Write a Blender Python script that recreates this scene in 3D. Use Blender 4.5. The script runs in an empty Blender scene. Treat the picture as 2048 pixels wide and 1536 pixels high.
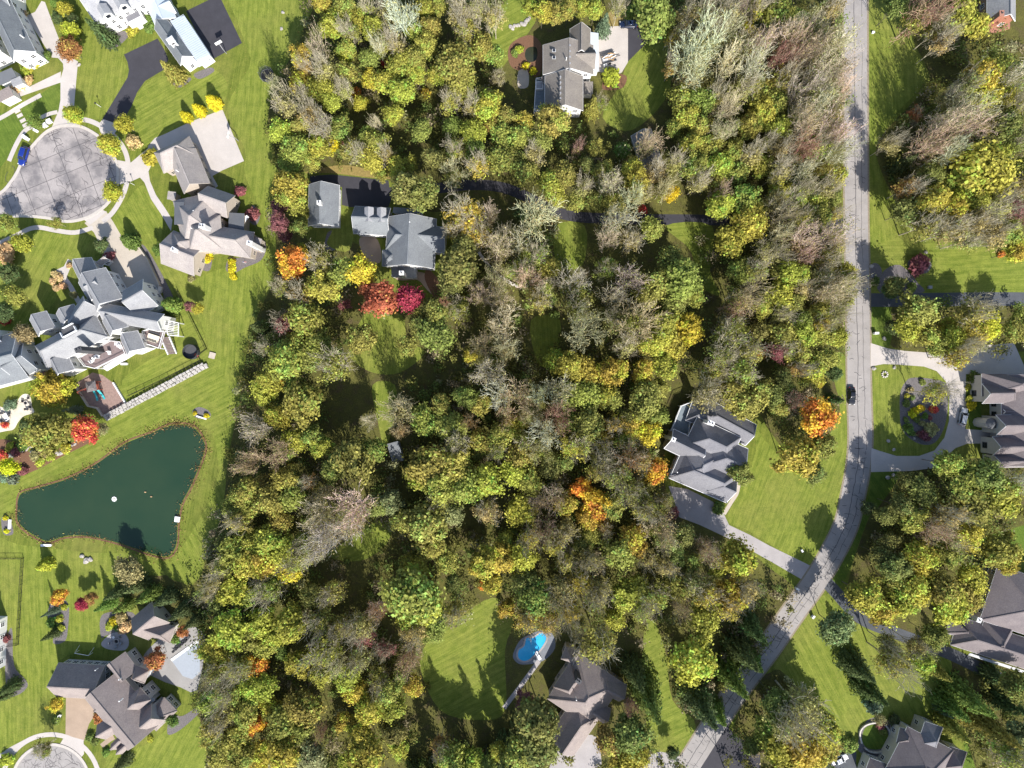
import bpy, bmesh, math, random
import numpy as np
from mathutils import Vector, Matrix
R = math.radians
rnd = random.Random(7)
sc = bpy.context.scene
C = sc.collection
# ---------------------------------------------------------------- camera, sky, sun, exposure
S = 0.13          # metres per photo pixel on the ground
H = 177.5         # flying height of the drone
cam = bpy.data.cameras.new('camera'); cam_o = bpy.data.objects.new('camera', cam); C.objects.link(cam_o)
cam.lens = 24.0; cam.sensor_width = 36.0; cam.clip_start = 1.0; cam.clip_end = 6000.0
cam_o.location = (0, 0, H); cam_o.rotation_euler = (0, 0, 0); sc.camera = cam_o
SUN_EL = 40.0; SUN_DX, SUN_DY = 0.34, -0.94          # the sun stands low in the south, slightly east
w = bpy.data.worlds.new('World'); sc.world = w; w.use_nodes = True
nt = w.node_tree; bg = nt.nodes['Background']
sky = nt.nodes.new('ShaderNodeTexSky'); sky.sky_type = 'NISHITA'; sky.sun_disc = False
sky.sun_elevation = R(SUN_EL); sky.sun_rotation = math.atan2(SUN_DX, SUN_DY)
nt.links.new(sky.outputs[0], bg.inputs[0]); bg.inputs[1].default_value = 0.13
sl = bpy.data.lights.new('sun', 'SUN'); sl.energy = 4.9; sl.angle = R(0.53); sl.color = (1.0, 0.965, 0.91)
so = bpy.data.objects.new('sun', sl); C.objects.link(so)
sv = Vector((SUN_DX, SUN_DY, 0)).normalized() * math.cos(R(SUN_EL)) + Vector((0, 0, math.sin(R(SUN_EL))))
so.rotation_euler = sv.to_track_quat('Z', 'Y').to_euler(); so.location = sv * 400
sc.view_settings.view_transform = 'Standard'; sc.view_settings.look = 'None'
sc.view_settings.exposure = 0.70; sc.view_settings.gamma = 1.0; sc.view_settings.use_curve_mapping = False
sc.render.engine = 'CYCLES'
try:
    sc.cycles.max_bounces = 5; sc.cycles.diffuse_bounces = 3; sc.cycles.transparent_max_bounces = 4
except Exception: pass

# ---------------------------------------------------------------- helpers
def P(px, py, h=0.0):
    """survey point: photo pixel of something h metres above the ground -> world position"""
    k = (H - h) / H * S
    return Vector(((px - 1024) * k, (768 - py) * k, h))
def G(pts, z=0.0):
    return [(Vector(P(x, y)[:2] + (z,)) if False else Vector(((x - 1024) * S, (768 - y) * S, z))) for x, y in pts]
def cr(pts, n=5, closed=False):
    """Catmull-Rom smoothing of a px polyline"""
    m = len(pts); out = []
    rng = range(m if closed else m - 1)
    for i in rng:
        if closed: p0, p1, p2, p3 = pts[i - 1], pts[i], pts[(i + 1) % m], pts[(i + 2) % m]
        else: p0, p1, p2, p3 = pts[max(i - 1, 0)], pts[i], pts[i + 1], pts[min(i + 2, m - 1)]
        for k in range(n):
            t = k / n
            out.append(tuple(0.5 * (2 * p1[a] + (p2[a] - p0[a]) * t + (2 * p0[a] - 5 * p1[a] + 4 * p2[a] - p3[a]) * t * t + (3 * p1[a] - p0[a] - 3 * p2[a] + p3[a]) * t ** 3) for a in (0, 1)))
    if not closed: out.append(tuple(pts[-1]))
    return out

class MB:
    def __init__(self): self.v = []; self.f = []
    def add(self, vs, fs):
        o = len(self.v); self.v += [tuple(x) for x in vs]; self.f += [tuple(o + i for i in f) for f in fs]
    def box(self, c, s, rz=0.0, taper=1.0):
        cx, cy, cz = c; a, b, h = s[0] / 2, s[1] / 2, s[2] / 2; co, si = math.cos(rz), math.sin(rz); vs = []
        for z, k in ((-h, 1), (h, taper)):
            for x, y in ((-a, -b), (a, -b), (a, b), (-a, b)):
                vs.append((cx + (x * co - y * si) * k, cy + (x * si + y * co) * k, cz + z))
        self.add(vs, [(3, 2, 1, 0), (4, 5, 6, 7), (0, 1, 5, 4), (1, 2, 6, 5), (2, 3, 7, 6), (3, 0, 4, 7)])
    def bar(self, p0, p1, wd, ht=None):
        p0, p1 = Vector(p0), Vector(p1); d = (p1 - p0); L = d.length
        if L < 1e-5: return
        d.normalize(); ht = ht or wd
        u = d.cross(Vector((0, 0, 1)))
        if u.length < 1e-3: u = Vector((1, 0, 0))
        u.normalize(); n = u.cross(d); u *= wd / 2; n *= ht / 2; vs = []
        for p in (p0, p1): vs += [p - u - n, p + u - n, p + u + n, p - u + n]
        self.add(vs, [(3, 2, 1, 0), (4, 5, 6, 7), (0, 1, 5, 4), (1, 2, 6, 5), (2, 3, 7, 6), (3, 0, 4, 7)])
    def tube(self, p0, p1, r0, r1=None, n=8, cap=True):
        r1 = r0 if r1 is None else r1; p0, p1 = Vector(p0), Vector(p1); d = (p1 - p0)
        if d.length < 1e-6: return
        d.normalize(); u = d.cross(Vector((0.3, 0.9, 0.31))).normalized(); q = d.cross(u); vs = []
        for p, r in ((p0, r0), (p1, r1)):
            for k in range(n):
                a = 2 * math.pi * k / n; vs.append(p + u * (math.cos(a) * r) + q * (math.sin(a) * r))
        fs = [(k, (k + 1) % n, n + (k + 1) % n, n + k) for k in range(n)]
        if cap: fs += [tuple(range(n))[::-1], tuple(range(n, 2 * n))]
        self.add(vs, fs)
    def prism(self, pts, z0, z1):
        n = len(pts); vs = [(p[0], p[1], z0) for p in pts] + [(p[0], p[1], z1) for p in pts]
        self.add(vs, [tuple(range(n))[::-1], tuple(range(n, 2 * n))] + [(k, (k + 1) % n, n + (k + 1) % n, n + k) for k in range(n)])
    def sheet(self, pts, z):
        self.add([(p[0], p[1], z) for p in pts], [tuple(range(len(pts)))])
    def disc(self, c, r, z0, z1, n=20, r1=None):
        r1 = r if r1 is None else r1
        vs = [(c[0] + math.cos(6.28318 * k / n) * r, c[1] + math.sin(6.28318 * k / n) * r, z0) for k in range(n)] + [(c[0] + math.cos(6.28318 * k / n) * r1, c[1] + math.sin(6.28318 * k / n) * r1, z1) for k in range(n)]
        self.add(vs, [tuple(range(n))[::-1], tuple(range(n, 2 * n))] + [(k, (k + 1) % n, n + (k + 1) % n, n + k) for k in range(n)])
    def strip(self, pts, wd, z0, z1=None, closed=False):
        """ribbon (z1 None) or low wall/kerb along a ground polyline in metres"""
        m = len(pts); L = []; Rr = []
        for i in range(m):
            a = pts[i - 1] if (i or closed) else pts[i]; b = pts[(i + 1) % m] if (i < m - 1 or closed) else pts[i]
            d = Vector((b[0] - a[0], b[1] - a[1])); d.normalize(); nx, ny = -d.y * wd / 2, d.x * wd / 2
            L.append((pts[i][0] + nx, pts[i][1] + ny)); Rr.append((pts[i][0] - nx, pts[i][1] - ny))
        k = m if closed else m - 1
        if z1 is None:
            self.add([(x, y, z0) for x, y in L + Rr], [(m + i, m + (i + 1) % m, (i + 1) % m, i) for i in range(k)])
        else:
            vs = [(x, y, z0) for x, y in L + Rr] + [(x, y, z1) for x, y in L + Rr]; fs = []
            for i in range(k):
                j = (i + 1) % m
                fs += [(3 * m + i, 3 * m + j, 2 * m + j, 2 * m + i), (i, 2 * m + i, 2 * m + j, j), (m + j, 3 * m + j, 3 * m + i, m + i), (i, j, m + j, m + i)]
            if not closed: fs += [(0, m, 3 * m, 2 * m), (m - 1, 3 * m - 1, 4 * m - 1, 2 * m - 1)]
            self.add(vs, fs)
    def mesh(self, name, m, smooth=False):
        me = bpy.data.meshes.new(name); me.from_pydata(self.v, [], self.f); me.update()
        if m: me.materials.append(m)
        if smooth: me.polygons.foreach_set('use_smooth', [True] * len(me.polygons))
        return me
    def build(self, name, m, parent=None, loc=None, smooth=False):
        if parent is not None and loc is None:      # world-space geometry: express it in the parent's frame
            inv = parent.matrix_basis.inverted(); self.v = [tuple(inv @ Vector(x)) for x in self.v]
        return link(name, self.mesh(name, m, smooth), parent, loc)
def link(name, me, parent=None, loc=None):
    o = bpy.data.objects.new(name, me); C.objects.link(o)
    if parent is not None: o.parent = parent
    if loc is not None: o.location = loc
    return o
def empty(name, loc, rz=0.0):
    o = bpy.data.objects.new(name, None); C.objects.link(o); o.location = loc; o.rotation_euler = (0, 0, rz); o.empty_display_size = 0.5
    return o
def tag(o, label=None, cat=None, group=None, kind=None):
    if label: o['label'] = label
    if cat: o['category'] = cat
    if group: o['group'] = group
    if kind: o['kind'] = kind
    return o
def copy_tree(o, parent=None):
    c = o.copy(); C.objects.link(c)
    if parent is not None: c.parent = parent
    for ch in list(o.children): copy_tree(ch, c)
    return c

# ---------------------------------------------------------------- materials
class NB:
    def __init__(self, name):
        self.m = bpy.data.materials.new(name); self.m.use_nodes = True; self.t = self.m.node_tree
        self.b = self.t.nodes['Principled BSDF']; self.pos = self.n('ShaderNodeNewGeometry').outputs['Position']
    def n(self, k, **kw):
        x = self.t.nodes.new(k)
        for a, b in kw.items(): setattr(x, a, b)
        return x
    def l(self, a, b): self.t.links.new(a, b)
    def noise(self, scale, detail=4, rough=0.6, vec=None):
        x = self.n('ShaderNodeTexNoise'); x.inputs['Scale'].default_value = scale; x.inputs['Detail'].default_value = detail; x.inputs['Roughness'].default_value = rough
        self.l(vec or self.pos, x.inputs['Vector']); return x.outputs['Fac']
    def ramp(self, fac, stops):
        x = self.n('ShaderNodeValToRGB'); e = x.color_ramp.elements
        while len(e) < len(stops): e.new(0.5)
        for i, (p, c) in enumerate(stops): e[i].position = p; e[i].color = (*c, 1) if len(c) == 3 else c
        self.l(fac, x.inputs[0]); return x.outputs[0]
    def mix(self, a, b, fac, mode='MIX'):
        x = self.n('ShaderNodeMix', data_type='RGBA', blend_type=mode)
        for v, i in ((fac, 0), (a, 6), (b, 7)):
            if hasattr(v, 'is_linked'): self.l(v, x.inputs[i])
            else: x.inputs[i].default_value = v if i == 0 else (*v, 1)
        return x.outputs[2]
    def math(self, op, a, b=0.0, clamp=False):
        x = self.n('ShaderNodeMath', operation=op); x.use_clamp = clamp
        for v, i in ((a, 0), (b, 1)):
            if hasattr(v, 'is_linked'): self.l(v, x.inputs[i])
            else: x.inputs[i].default_value = v
        return x.outputs[0]
    def fin(self, col, rough=0.85, spec=0.25, bump=None, bs=0.3, metal=0.0):
        if hasattr(col, 'is_linked'): self.l(col, self.b.inputs['Base Color'])
        else: self.b.inputs['Base Color'].default_value = (*col, 1)
        self.b.inputs['Roughness'].default_value = rough; self.b.inputs['Specular IOR Level'].default_value = spec; self.b.inputs['Metallic'].default_value = metal
        if bump is not None:
            x = self.n('ShaderNodeBump'); x.inputs['Strength'].default_value = bs; x.inputs['Distance'].default_value = 0.1
            self.l(bump, x.inputs['Height']); self.l(x.outputs[0], self.b.inputs['Normal'])
        return self.m
def rgb(h):
    v = [int(h[i:i + 2], 16) / 255 for i in (0, 2, 4)]
    return tuple(x / 12.92 if x <= 0.04045 else ((x + 0.055) / 1.055) ** 2.4 for x in v)
def sc3(c, k): return tuple(min(1.0, x * k) for x in c)
def plain(name, c, rough=0.7, var=0.12, scale=2.0, spec=0.25, metal=0.0):
    b = NB(name); n = b.noise(scale, 5)
    return b.fin(b.ramp(n, [(0.3, sc3(c, 1 - var)), (0.7, sc3(c, 1 + var))]), rough, spec, metal=metal)
def lawn_mat(name, ang, c0, c1, period=2.6, amt=0.45, dry=0.35, dryc=(0.24, 0.205, 0.075)):
    b = NB(name); mp = b.n('ShaderNodeMapping'); mp.inputs['Rotation'].default_value = (0, 0, R(ang)); b.l(b.pos, mp.inputs[0])
    sx = b.n('ShaderNodeSeparateXYZ'); b.l(mp.outputs[0], sx.inputs[0])
    wob = b.noise(0.11, 3); wob2 = b.noise(0.9, 3)
    x = b.math('ADD', sx.outputs[0], b.math('MULTIPLY', wob, 6.0)); x = b.math('ADD', x, b.math('MULTIPLY', wob2, 0.7))
    s = b.math('SINE', b.math('MULTIPLY', x, 6.2832 / period)); s = b.math('MULTIPLY_ADD', s, 0.5 * amt); s.node.inputs[2].default_value = 0.5
    # long thin streaks along the mowing line
    mp2 = b.n('ShaderNodeMapping'); mp2.inputs['Scale'].default_value = (2.2, 0.09, 1); b.l(mp.outputs[0], mp2.inputs[0])
    st = b.noise(1.0, 4, 0.65, mp2.outputs[0])
    f = b.math('ADD', b.math('MULTIPLY', s, 0.45), b.math('MULTIPLY', b.ramp(st, [(0.36, (0, 0, 0)), (0.64, (1, 1, 1))]), 0.5), True)
    col = b.mix(c0, c1, f)
    patch = b.noise(0.055, 4, 0.6); d = b.ramp(patch, [(0.46, (0, 0, 0)), (0.72, (1, 1, 1))])
    col = b.mix(col, dryc, b.math('MULTIPLY', d, dry))
    fine = b.noise(4.0, 6, 0.75); col = b.mix(col, b.ramp(fine, [(0.25, (0.5, 0.52, 0.45)), (0.75, (1.45, 1.42, 1.35))]), 0.75, 'MULTIPLY')
    med = b.noise(0.5, 4, 0.65); col = b.mix(col, b.ramp(med, [(0.3, (0.72, 0.78, 0.7)), (0.7, (1.22, 1.17, 1.1))]), 0.8, 'MULTIPLY')
    fl = b.noise(2.3, 2, 0.5); lp = b.noise(0.09, 3); fall = b.math('MULTIPLY', b.ramp(fl, [(0.66, (0, 0, 0)), (0.70, (1, 1, 1))]), b.ramp(lp, [(0.45, (0, 0, 0)), (0.62, (1, 1, 1))]))
    col = b.mix(col, (0.30, 0.21, 0.07), b.math('MULTIPLY', fall, 0.55))
    return b.fin(col, 0.95, 0.08, fine, 0.6)
def shingle(name, c, var=0.15):
    b = NB(name); n1 = b.noise(3.6, 5, 0.8); n2 = b.noise(0.35, 4)
    mp = b.n('ShaderNodeMapping'); mp.inputs['Scale'].default_value = (1, 1, 6.5); b.l(b.pos, mp.inputs[0])
    sx = b.n('ShaderNodeSeparateXYZ'); b.l(mp.outputs[0], sx.inputs[0]); ln = b.math('FRACT', sx.outputs[2])
    col = b.ramp(n1, [(0.25, sc3(c, 1 - 2.2 * var)), (0.75, sc3(c, 1 + 2.2 * var))])
    col = b.mix(col, b.ramp(n2, [(0.3, (0.86, 0.86, 0.88)), (0.7, (1.1, 1.1, 1.08))]), 1.0, 'MULTIPLY')
    col = b.mix(col, b.ramp(ln, [(0.0, (0.8, 0.8, 0.8)), (0.2, (1.02, 1.02, 1.02))]), 0.6, 'MULTIPLY')
    return b.fin(col, 0.92, 0.15, n1, 0.3)
def paving(name, c, scale=0.5, var=0.16, stain=0.25, bump=0.2, dark=(0.5, 0.5, 0.54)):
    b = NB(name); n1 = b.noise(scale, 6, 0.65); n2 = b.noise(6.0, 4, 0.7); n3 = b.noise(0.12, 3)
    col = b.ramp(n1, [(0.3, sc3(c, 1 - var)), (0.7, sc3(c, 1 + var))])
    col = b.mix(col, b.ramp(n2, [(0.3, (0.85, 0.85, 0.85)), (0.7, (1.12, 1.12, 1.12))]), 0.9, 'MULTIPLY')
    st = b.ramp(n3, [(0.5, (0, 0, 0)), (0.72, (1, 1, 1))]); col = b.mix(col, sc3(c, 0.55), b.math('MULTIPLY', st, stain))
    return b.fin(col, 0.88, 0.2, n2, bump)
M = {}
M['ground'] = lawn_mat('rough_grass', 10, (0.080, 0.112, 0.018), (0.195, 0.215, 0.045), 3.0, 0.3, 0.45)
GA, GB = (0.100, 0.140, 0.020), (0.240, 0.264, 0.058)
for k, a in (('lawn_a', 4), ('lawn_b', 28), ('lawn_c', 8), ('lawn_d', 62), ('lawn_e', -2), ('lawn_f', 20), ('lawn_g', -3), ('lawn_h', 88), ('lawn_i', -28), ('lawn_j', 62), ('lawn_k', 60)):
    M[k] = lawn_mat(k, a, GA, GB, 1.5 if k == 'lawn_f' else rnd.uniform(1.9, 2.7))
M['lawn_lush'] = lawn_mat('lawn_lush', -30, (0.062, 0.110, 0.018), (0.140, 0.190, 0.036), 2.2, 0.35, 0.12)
def forest_mat():
    b = NB('leaf_litter'); n1 = b.noise(0.35, 5, 0.7); n2 = b.noise(3.0, 6, 0.8)
    col = b.ramp(n1, [(0.3, (0.095, 0.075, 0.045)), (0.5, (0.090, 0.092, 0.030)), (0.7, (0.135, 0.13, 0.042))])
    col = b.mix(col, b.ramp(n2, [(0.3, (0.45, 0.45, 0.42)), (0.7, (1.6, 1.5, 1.3))]), 0.85, 'MULTIPLY')
    return b.fin(col, 0.95, 0.05, n2, 0.8)
M['forest'] = forest_mat()
M['asphalt'] = paving('asphalt', (0.050, 0.048, 0.056), 0.4, 0.12, 0.15)
M['asphalt_blue'] = paving('worn_asphalt', (0.085, 0.09, 0.10), 0.4, 0.15, 0.2)
M['road'] = paving('weathered_asphalt', (0.310, 0.285, 0.268), 0.35, 0.12, 0.3)
def slab_mat():
    b = NB('concrete_slab'); oi = b.n('ShaderNodeObjectInfo'); n1 = b.noise(0.22, 5, 0.6); n2 = b.noise(5, 4, 0.7)
    col = b.ramp(oi.outputs['Random'], [(0, (0.285, 0.258, 0.248)), (1, (0.345, 0.313, 0.300))])
    col = b.mix(col, b.ramp(n1, [(0.38, (0.50, 0.51, 0.54)), (0.57, (1.06, 1.05, 1.04))]), 0.85, 'MULTIPLY')
    col = b.mix(col, b.ramp(n2, [(0.3, (0.88, 0.88, 0.88)), (0.7, (1.1, 1.1, 1.1))]), 1.0, 'MULTIPLY')
    return b.fin(col, 0.9, 0.2, n2, 0.2)
M['slab'] = slab_mat()
M['joint'] = plain('dark_joint', (0.09, 0.085, 0.09), 0.95)
M['tar'] = plain('tar', (0.045, 0.043, 0.048), 0.8)
M['crack'] = plain('crack', (0.075, 0.068, 0.072), 0.9)
M['concrete'] = paving('pale_concrete', (0.47, 0.425, 0.39), 0.3, 0.07, 0.10)
M['concrete_tan'] = paving('tan_concrete', (0.46, 0.40, 0.33), 0.3, 0.09, 0.15)
M['concrete_grey'] = paving('grey_concrete', (0.36, 0.33, 0.32), 0.3, 0.1, 0.2)
M['kerb'] = plain('kerb_concrete', (0.47, 0.425, 0.38), 0.9, 0.08)
M['gravel'] = plain('gravel_edge', (0.24, 0.20, 0.14), 0.95, 0.3, 3)
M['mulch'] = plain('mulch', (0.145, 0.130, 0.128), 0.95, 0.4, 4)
M['mulch_brown'] = plain('brown_mulch', (0.16, 0.085, 0.05), 0.95, 0.3, 4)
M['dry'] = plain('dry_grass', (0.24, 0.18, 0.06), 0.95, 0.25, 2)
M['pavers'] = paving('tan_pavers', (0.36, 0.27, 0.20), 0.3, 0.12, 0.15)
M['flag'] = paving('cream_flagstone', (0.60, 0.53, 0.43), 0.6, 0.18, 0.1)
M['play'] = plain('red_brown_boards', (0.27, 0.185, 0.155), 0.85, 0.2, 2)
M['patio_grey'] = paving('grey_patio', (0.30, 0.285, 0.27), 0.3, 0.1, 0.15)
M['wall_stone'] = plain('weathered_limestone', (0.40, 0.375, 0.345), 0.9, 0.3, 1.2)
M['stone'] = plain('limestone', (0.52, 0.48, 0.43), 0.85, 0.25, 1.5)
M['rock'] = plain('grey_rock', (0.36, 0.33, 0.30), 0.9, 0.3, 2)
for k, c in (('grey', (0.262, 0.262, 0.268)), ('lightgrey', (0.32, 0.32, 0.33)), ('taupe', (0.325, 0.290, 0.272)), ('brown', (0.262, 0.220, 0.204)), ('umber', (0.175, 0.150, 0.150)), ('charcoal', (0.195, 0.192, 0.206)), ('tan', (0.215, 0.192, 0.170)), ('slate', (0.185, 0.196, 0.206)), ('shed', (0.24, 0.225, 0.21))):
    M['roof_' + k] = shingle('shingle_' + k, c)
M['metal_roof'] = plain('metal_roof', (0.46, 0.51, 0.56), 0.45, 0.05, 0.6, 0.4)
M['metal_dark'] = plain('dark_metal_roof', (0.10, 0.105, 0.115), 0.5, 0.08, 0.6, 0.4)
M['white'] = plain('white_siding', (0.70, 0.685, 0.66), 0.6, 0.03)
M['cream'] = plain('cream_siding', (0.55, 0.52, 0.46), 0.7, 0.05)
M['stucco'] = plain('stucco', (0.42, 0.36, 0.30), 0.85, 0.08)
M['greyside'] = plain('grey_siding', (0.42, 0.42, 0.42), 0.7, 0.05)
def brick_mat():
    b = NB('red_brick'); br = b.n('ShaderNodeTexBrick'); br.inputs['Scale'].default_value = 4; br.inputs['Color1'].default_value = (0.30, 0.10, 0.06, 1); br.inputs['Color2'].default_value = (0.38, 0.16, 0.10, 1); br.inputs['Mortar'].default_value = (0.35, 0.3, 0.26, 1)
    b.l(b.pos, br.inputs[0]); return b.fin(br.outputs[0], 0.9)
M['brick'] = brick_mat()
M['trim'] = plain('white_trim', (0.78, 0.77, 0.76), 0.55, 0.03)
M['tan_trim'] = plain('tan_trim', (0.46, 0.41, 0.36), 0.6, 0.04)
M['glass'] = plain('window_glass', (0.018, 0.022, 0.03), 0.08, 0.1, 1, 0.6)
M['black'] = plain('black_metal', (0.018, 0.018, 0.02), 0.5, 0.1)
M['dkgrey'] = plain('dark_grey', (0.07, 0.07, 0.075), 0.7)
M['grey'] = plain('mid_grey', (0.28, 0.28, 0.29), 0.6)
M['deck'] = plain('deck_boards', (0.20, 0.155, 0.15), 0.8, 0.15, 2)
M['deck_shaded'] = plain('shade_tinted_deck', (0.17, 0.20, 0.22), 0.8, 0.15, 2)  # blue shade on the boards is put into their base colour
M['wood'] = plain('bare_wood', (0.42, 0.28, 0.15), 0.8, 0.2, 2)
M['redwood'] = plain('red_stained_wood', (0.25, 0.07, 0.045), 0.75, 0.15, 2)
M['teal'] = plain('teal_plastic', (0.05, 0.36, 0.38), 0.35, 0.05)
M['green_pl'] = plain('green_plastic', (0.04, 0.30, 0.16), 0.4, 0.05)
M['red'] = plain('red_paint', (0.55, 0.04, 0.05), 0.5)
M['blue'] = plain('blue_paint', (0.03, 0.08, 0.35), 0.5)
M['rubber'] = plain('tyre_rubber', (0.02, 0.02, 0.02), 0.85)
M['net'] = plain('safety_net', (0.05, 0.055, 0.06), 0.8)
M['tan_fabric'] = plain('tan_fabric', (0.66, 0.60, 0.48), 0.8, 0.05)
M['flagmat'] = plain('flag_cloth', (0.7, 0.3, 0.3), 0.8)
def paint(name, c):
    b = NB(name); b.fin(c, 0.22, 0.5); b.b.inputs['Coat Weight'].default_value = 0.6; b.b.inputs['Coat Roughness'].default_value = 0.06; return b.m
M['car_blue'] = paint('blue_paintwork', (0.010, 0.028, 0.21)); M['car_navy'] = paint('navy_paintwork', (0.012, 0.02, 0.05)); M['car_black'] = paint('black_paintwork', (0.012, 0.012, 0.015)); M['car_silver'] = paint('silver_paintwork', (0.42, 0.44, 0.47)); M['car_white'] = paint('white_paintwork', (0.75, 0.75, 0.75))
def water_mat(name, c, c2, rough=0.12, scale=0.05):
    b = NB(name); n = b.noise(scale, 4); wv = b.noise(1.2, 3)
    return b.fin(b.ramp(n, [(0.35, c), (0.7, c2)]), rough, 0.35, wv, 0.04)
M['pond'] = water_mat('pond_water', (0.015, 0.040, 0.022), (0.028, 0.052, 0.026), 0.1, 0.035)
M['darkpond'] = water_mat('garden_pond_water', (0.030, 0.034, 0.022), (0.045, 0.05, 0.03))
M['pool'] = water_mat('pool_water', (0.02, 0.36, 0.66), (0.06, 0.46, 0.76), 0.15, 0.3)
M['cover'] = plain('pool_cover', (0.33, 0.36, 0.40), 0.6, 0.06)
def leaf_mat(name='leaves'):
    """leaf colour comes from each tree's own object colour; whole sprays and single leaves vary; alpha says how many sprays have turned"""
    b = NB(name); oi = b.n('ShaderNodeObjectInfo'); at = b.n('ShaderNodeAttribute'); at.attribute_name = 'tint'
    sp = b.n('ShaderNodeSeparateColor'); b.l(at.outputs['Color'], sp.inputs[0]); cl, lf = sp.outputs[0], sp.outputs[1]
    hs = b.n('ShaderNodeHueSaturation'); hs.inputs['Hue'].default_value = 0.555; hs.inputs['Saturation'].default_value = 1.0; hs.inputs['Value'].default_value = 1.0; b.l(oi.outputs['Color'], hs.inputs['Color'])
    turned = b.math('GREATER_THAN', b.math('ADD', b.math('MULTIPLY', cl, 0.8), b.math('MULTIPLY', lf, 0.2)), oi.outputs['Alpha'])
    col = b.mix(oi.outputs['Color'], hs.outputs[0], turned)
    v = b.math('ADD', b.math('MULTIPLY', b.math('POWER', lf, 1.6), 1.05), b.math('MULTIPLY', cl, 0.42)); v = b.math('ADD', v, 0.42)
    col = b.mix(col, v, 1.0, 'MULTIPLY')
    brown = b.math('MULTIPLY', b.math('GREATER_THAN', sp.outputs[2], 0.90), 0.4)
    col = b.mix(col, (0.17, 0.115, 0.055), brown)
    b.fin(col, 0.8, 0.12)
    tr = b.n('ShaderNodeBsdfTranslucent'); b.l(col, tr.inputs[0]); mx = b.n('ShaderNodeMixShader'); mx.inputs[0].default_value = 0.36
    b.l(b.b.outputs[0], mx.inputs[1]); b.l(tr.outputs[0], mx.inputs[2])
    out = [x for x in b.t.nodes if x.type == 'OUTPUT_MATERIAL'][0]; b.l(mx.outputs[0], out.inputs[0]); return b.m
M['leaf'] = leaf_mat()
def bark_mat():
    b = NB('bark'); oi = b.n('ShaderNodeObjectInfo'); n = b.noise(3.0, 4, 0.7)
    return b.fin(b.mix(oi.outputs['Color'], b.ramp(n, [(0.3, (0.65, 0.63, 0.6)), (0.7, (1.2, 1.2, 1.2))]), 1.0, 'MULTIPLY'), 0.9, 0.1)
M['bark'] = bark_mat()
M['patio_shaded'] = paving('shade_tinted_patio', (0.19, 0.20, 0.22), 0.4, 0.12, 0.2)  # patio colour darkened and blued to hold the shade lying on it
# ---------------------------------------------------------------- ground, lawns, woodland floor
def structure(name, pts, z, m, smooth=0):
    if smooth: pts = cr(pts, smooth, True)
    b = MB(); b.sheet(G(pts), z)
    if sum((G(pts)[i - 1].x * G(pts)[i].y - G(pts)[i].x * G(pts)[i - 1].y) for i in range(len(pts))) < 0: b.f = [f[::-1] for f in b.f]
    return tag(b.build(name, M[m]), kind='structure')
b = MB(); b.add([(-2500, -2500, 0), (2500, -2500, 0), (2500, 2500, 0), (-2500, 2500, 0)], [(0, 1, 2, 3)]); tag(b.build('ground', M['ground']), kind='structure')
FOREST = [
 [(640, -120), (612, 40), (590, 100), (550, 170), (536, 240), (548, 300), (560, 345), (620, 342), (690, 338), (770, 355), (850, 420), (900, 430), (905, 520), (870, 590), (790, 610), (735, 600), (725, 500), (680, 480), (640, 500), (600, 460), (560, 400), (545, 420), (552, 500), (548, 560), (520, 620), (495, 700), (480, 800), (465, 870), (452, 950), (440, 1040), (415, 1110), (385, 1170), (330, 1150), (255, 1160), (215, 1190), (225, 1230), (270, 1210), (330, 1235), (395, 1280), (405, 1340), (390, 1420), (400, 1540), (400, 1680), (1290, 1680), (1350, 1540), (1400, 1460), (1470, 1370), (1535, 1270), (1590, 1185), (1530, 1130), (1480, 1085), (1420, 1050), (1345, 1020), (1330, 900), (1390, 790), (1500, 810), (1545, 870), (1600, 935), (1660, 880), (1692, 820), (1690, 700), (1684, 560), (1684, 200), (1684, -120)],
 [(1790, -120), (1795, 40), (1830, 90), (1860, 160), (1830, 200), (1760, 275), (1755, 320), (1790, 400), (1840, 465), (1960, 492), (2300, 512), (2300, -120)],
 [(1780, 625), (1850, 600), (2300, 618), (2300, 690), (1960, 704), (1800, 700), (1775, 660)],
 [(1800, 950), (1880, 920), (2300, 930), (2300, 1130), (2000, 1120), (1960, 1150), (1880, 1290), (1720, 1280), (1690, 1200), (1740, 1030)],
 [(1500, 1380), (1570, 1340), (1650, 1430), (1690, 1500), (1680, 1700), (1400, 1700), (1460, 1480)],
 [(1860, 1320), (2300, 1340), (2300, 1680), (1975, 1680), (1935, 1500), (1900, 1430)]]
for pl in FOREST: structure('woodland_floor', pl, 0.004, 'forest', 4)
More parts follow.
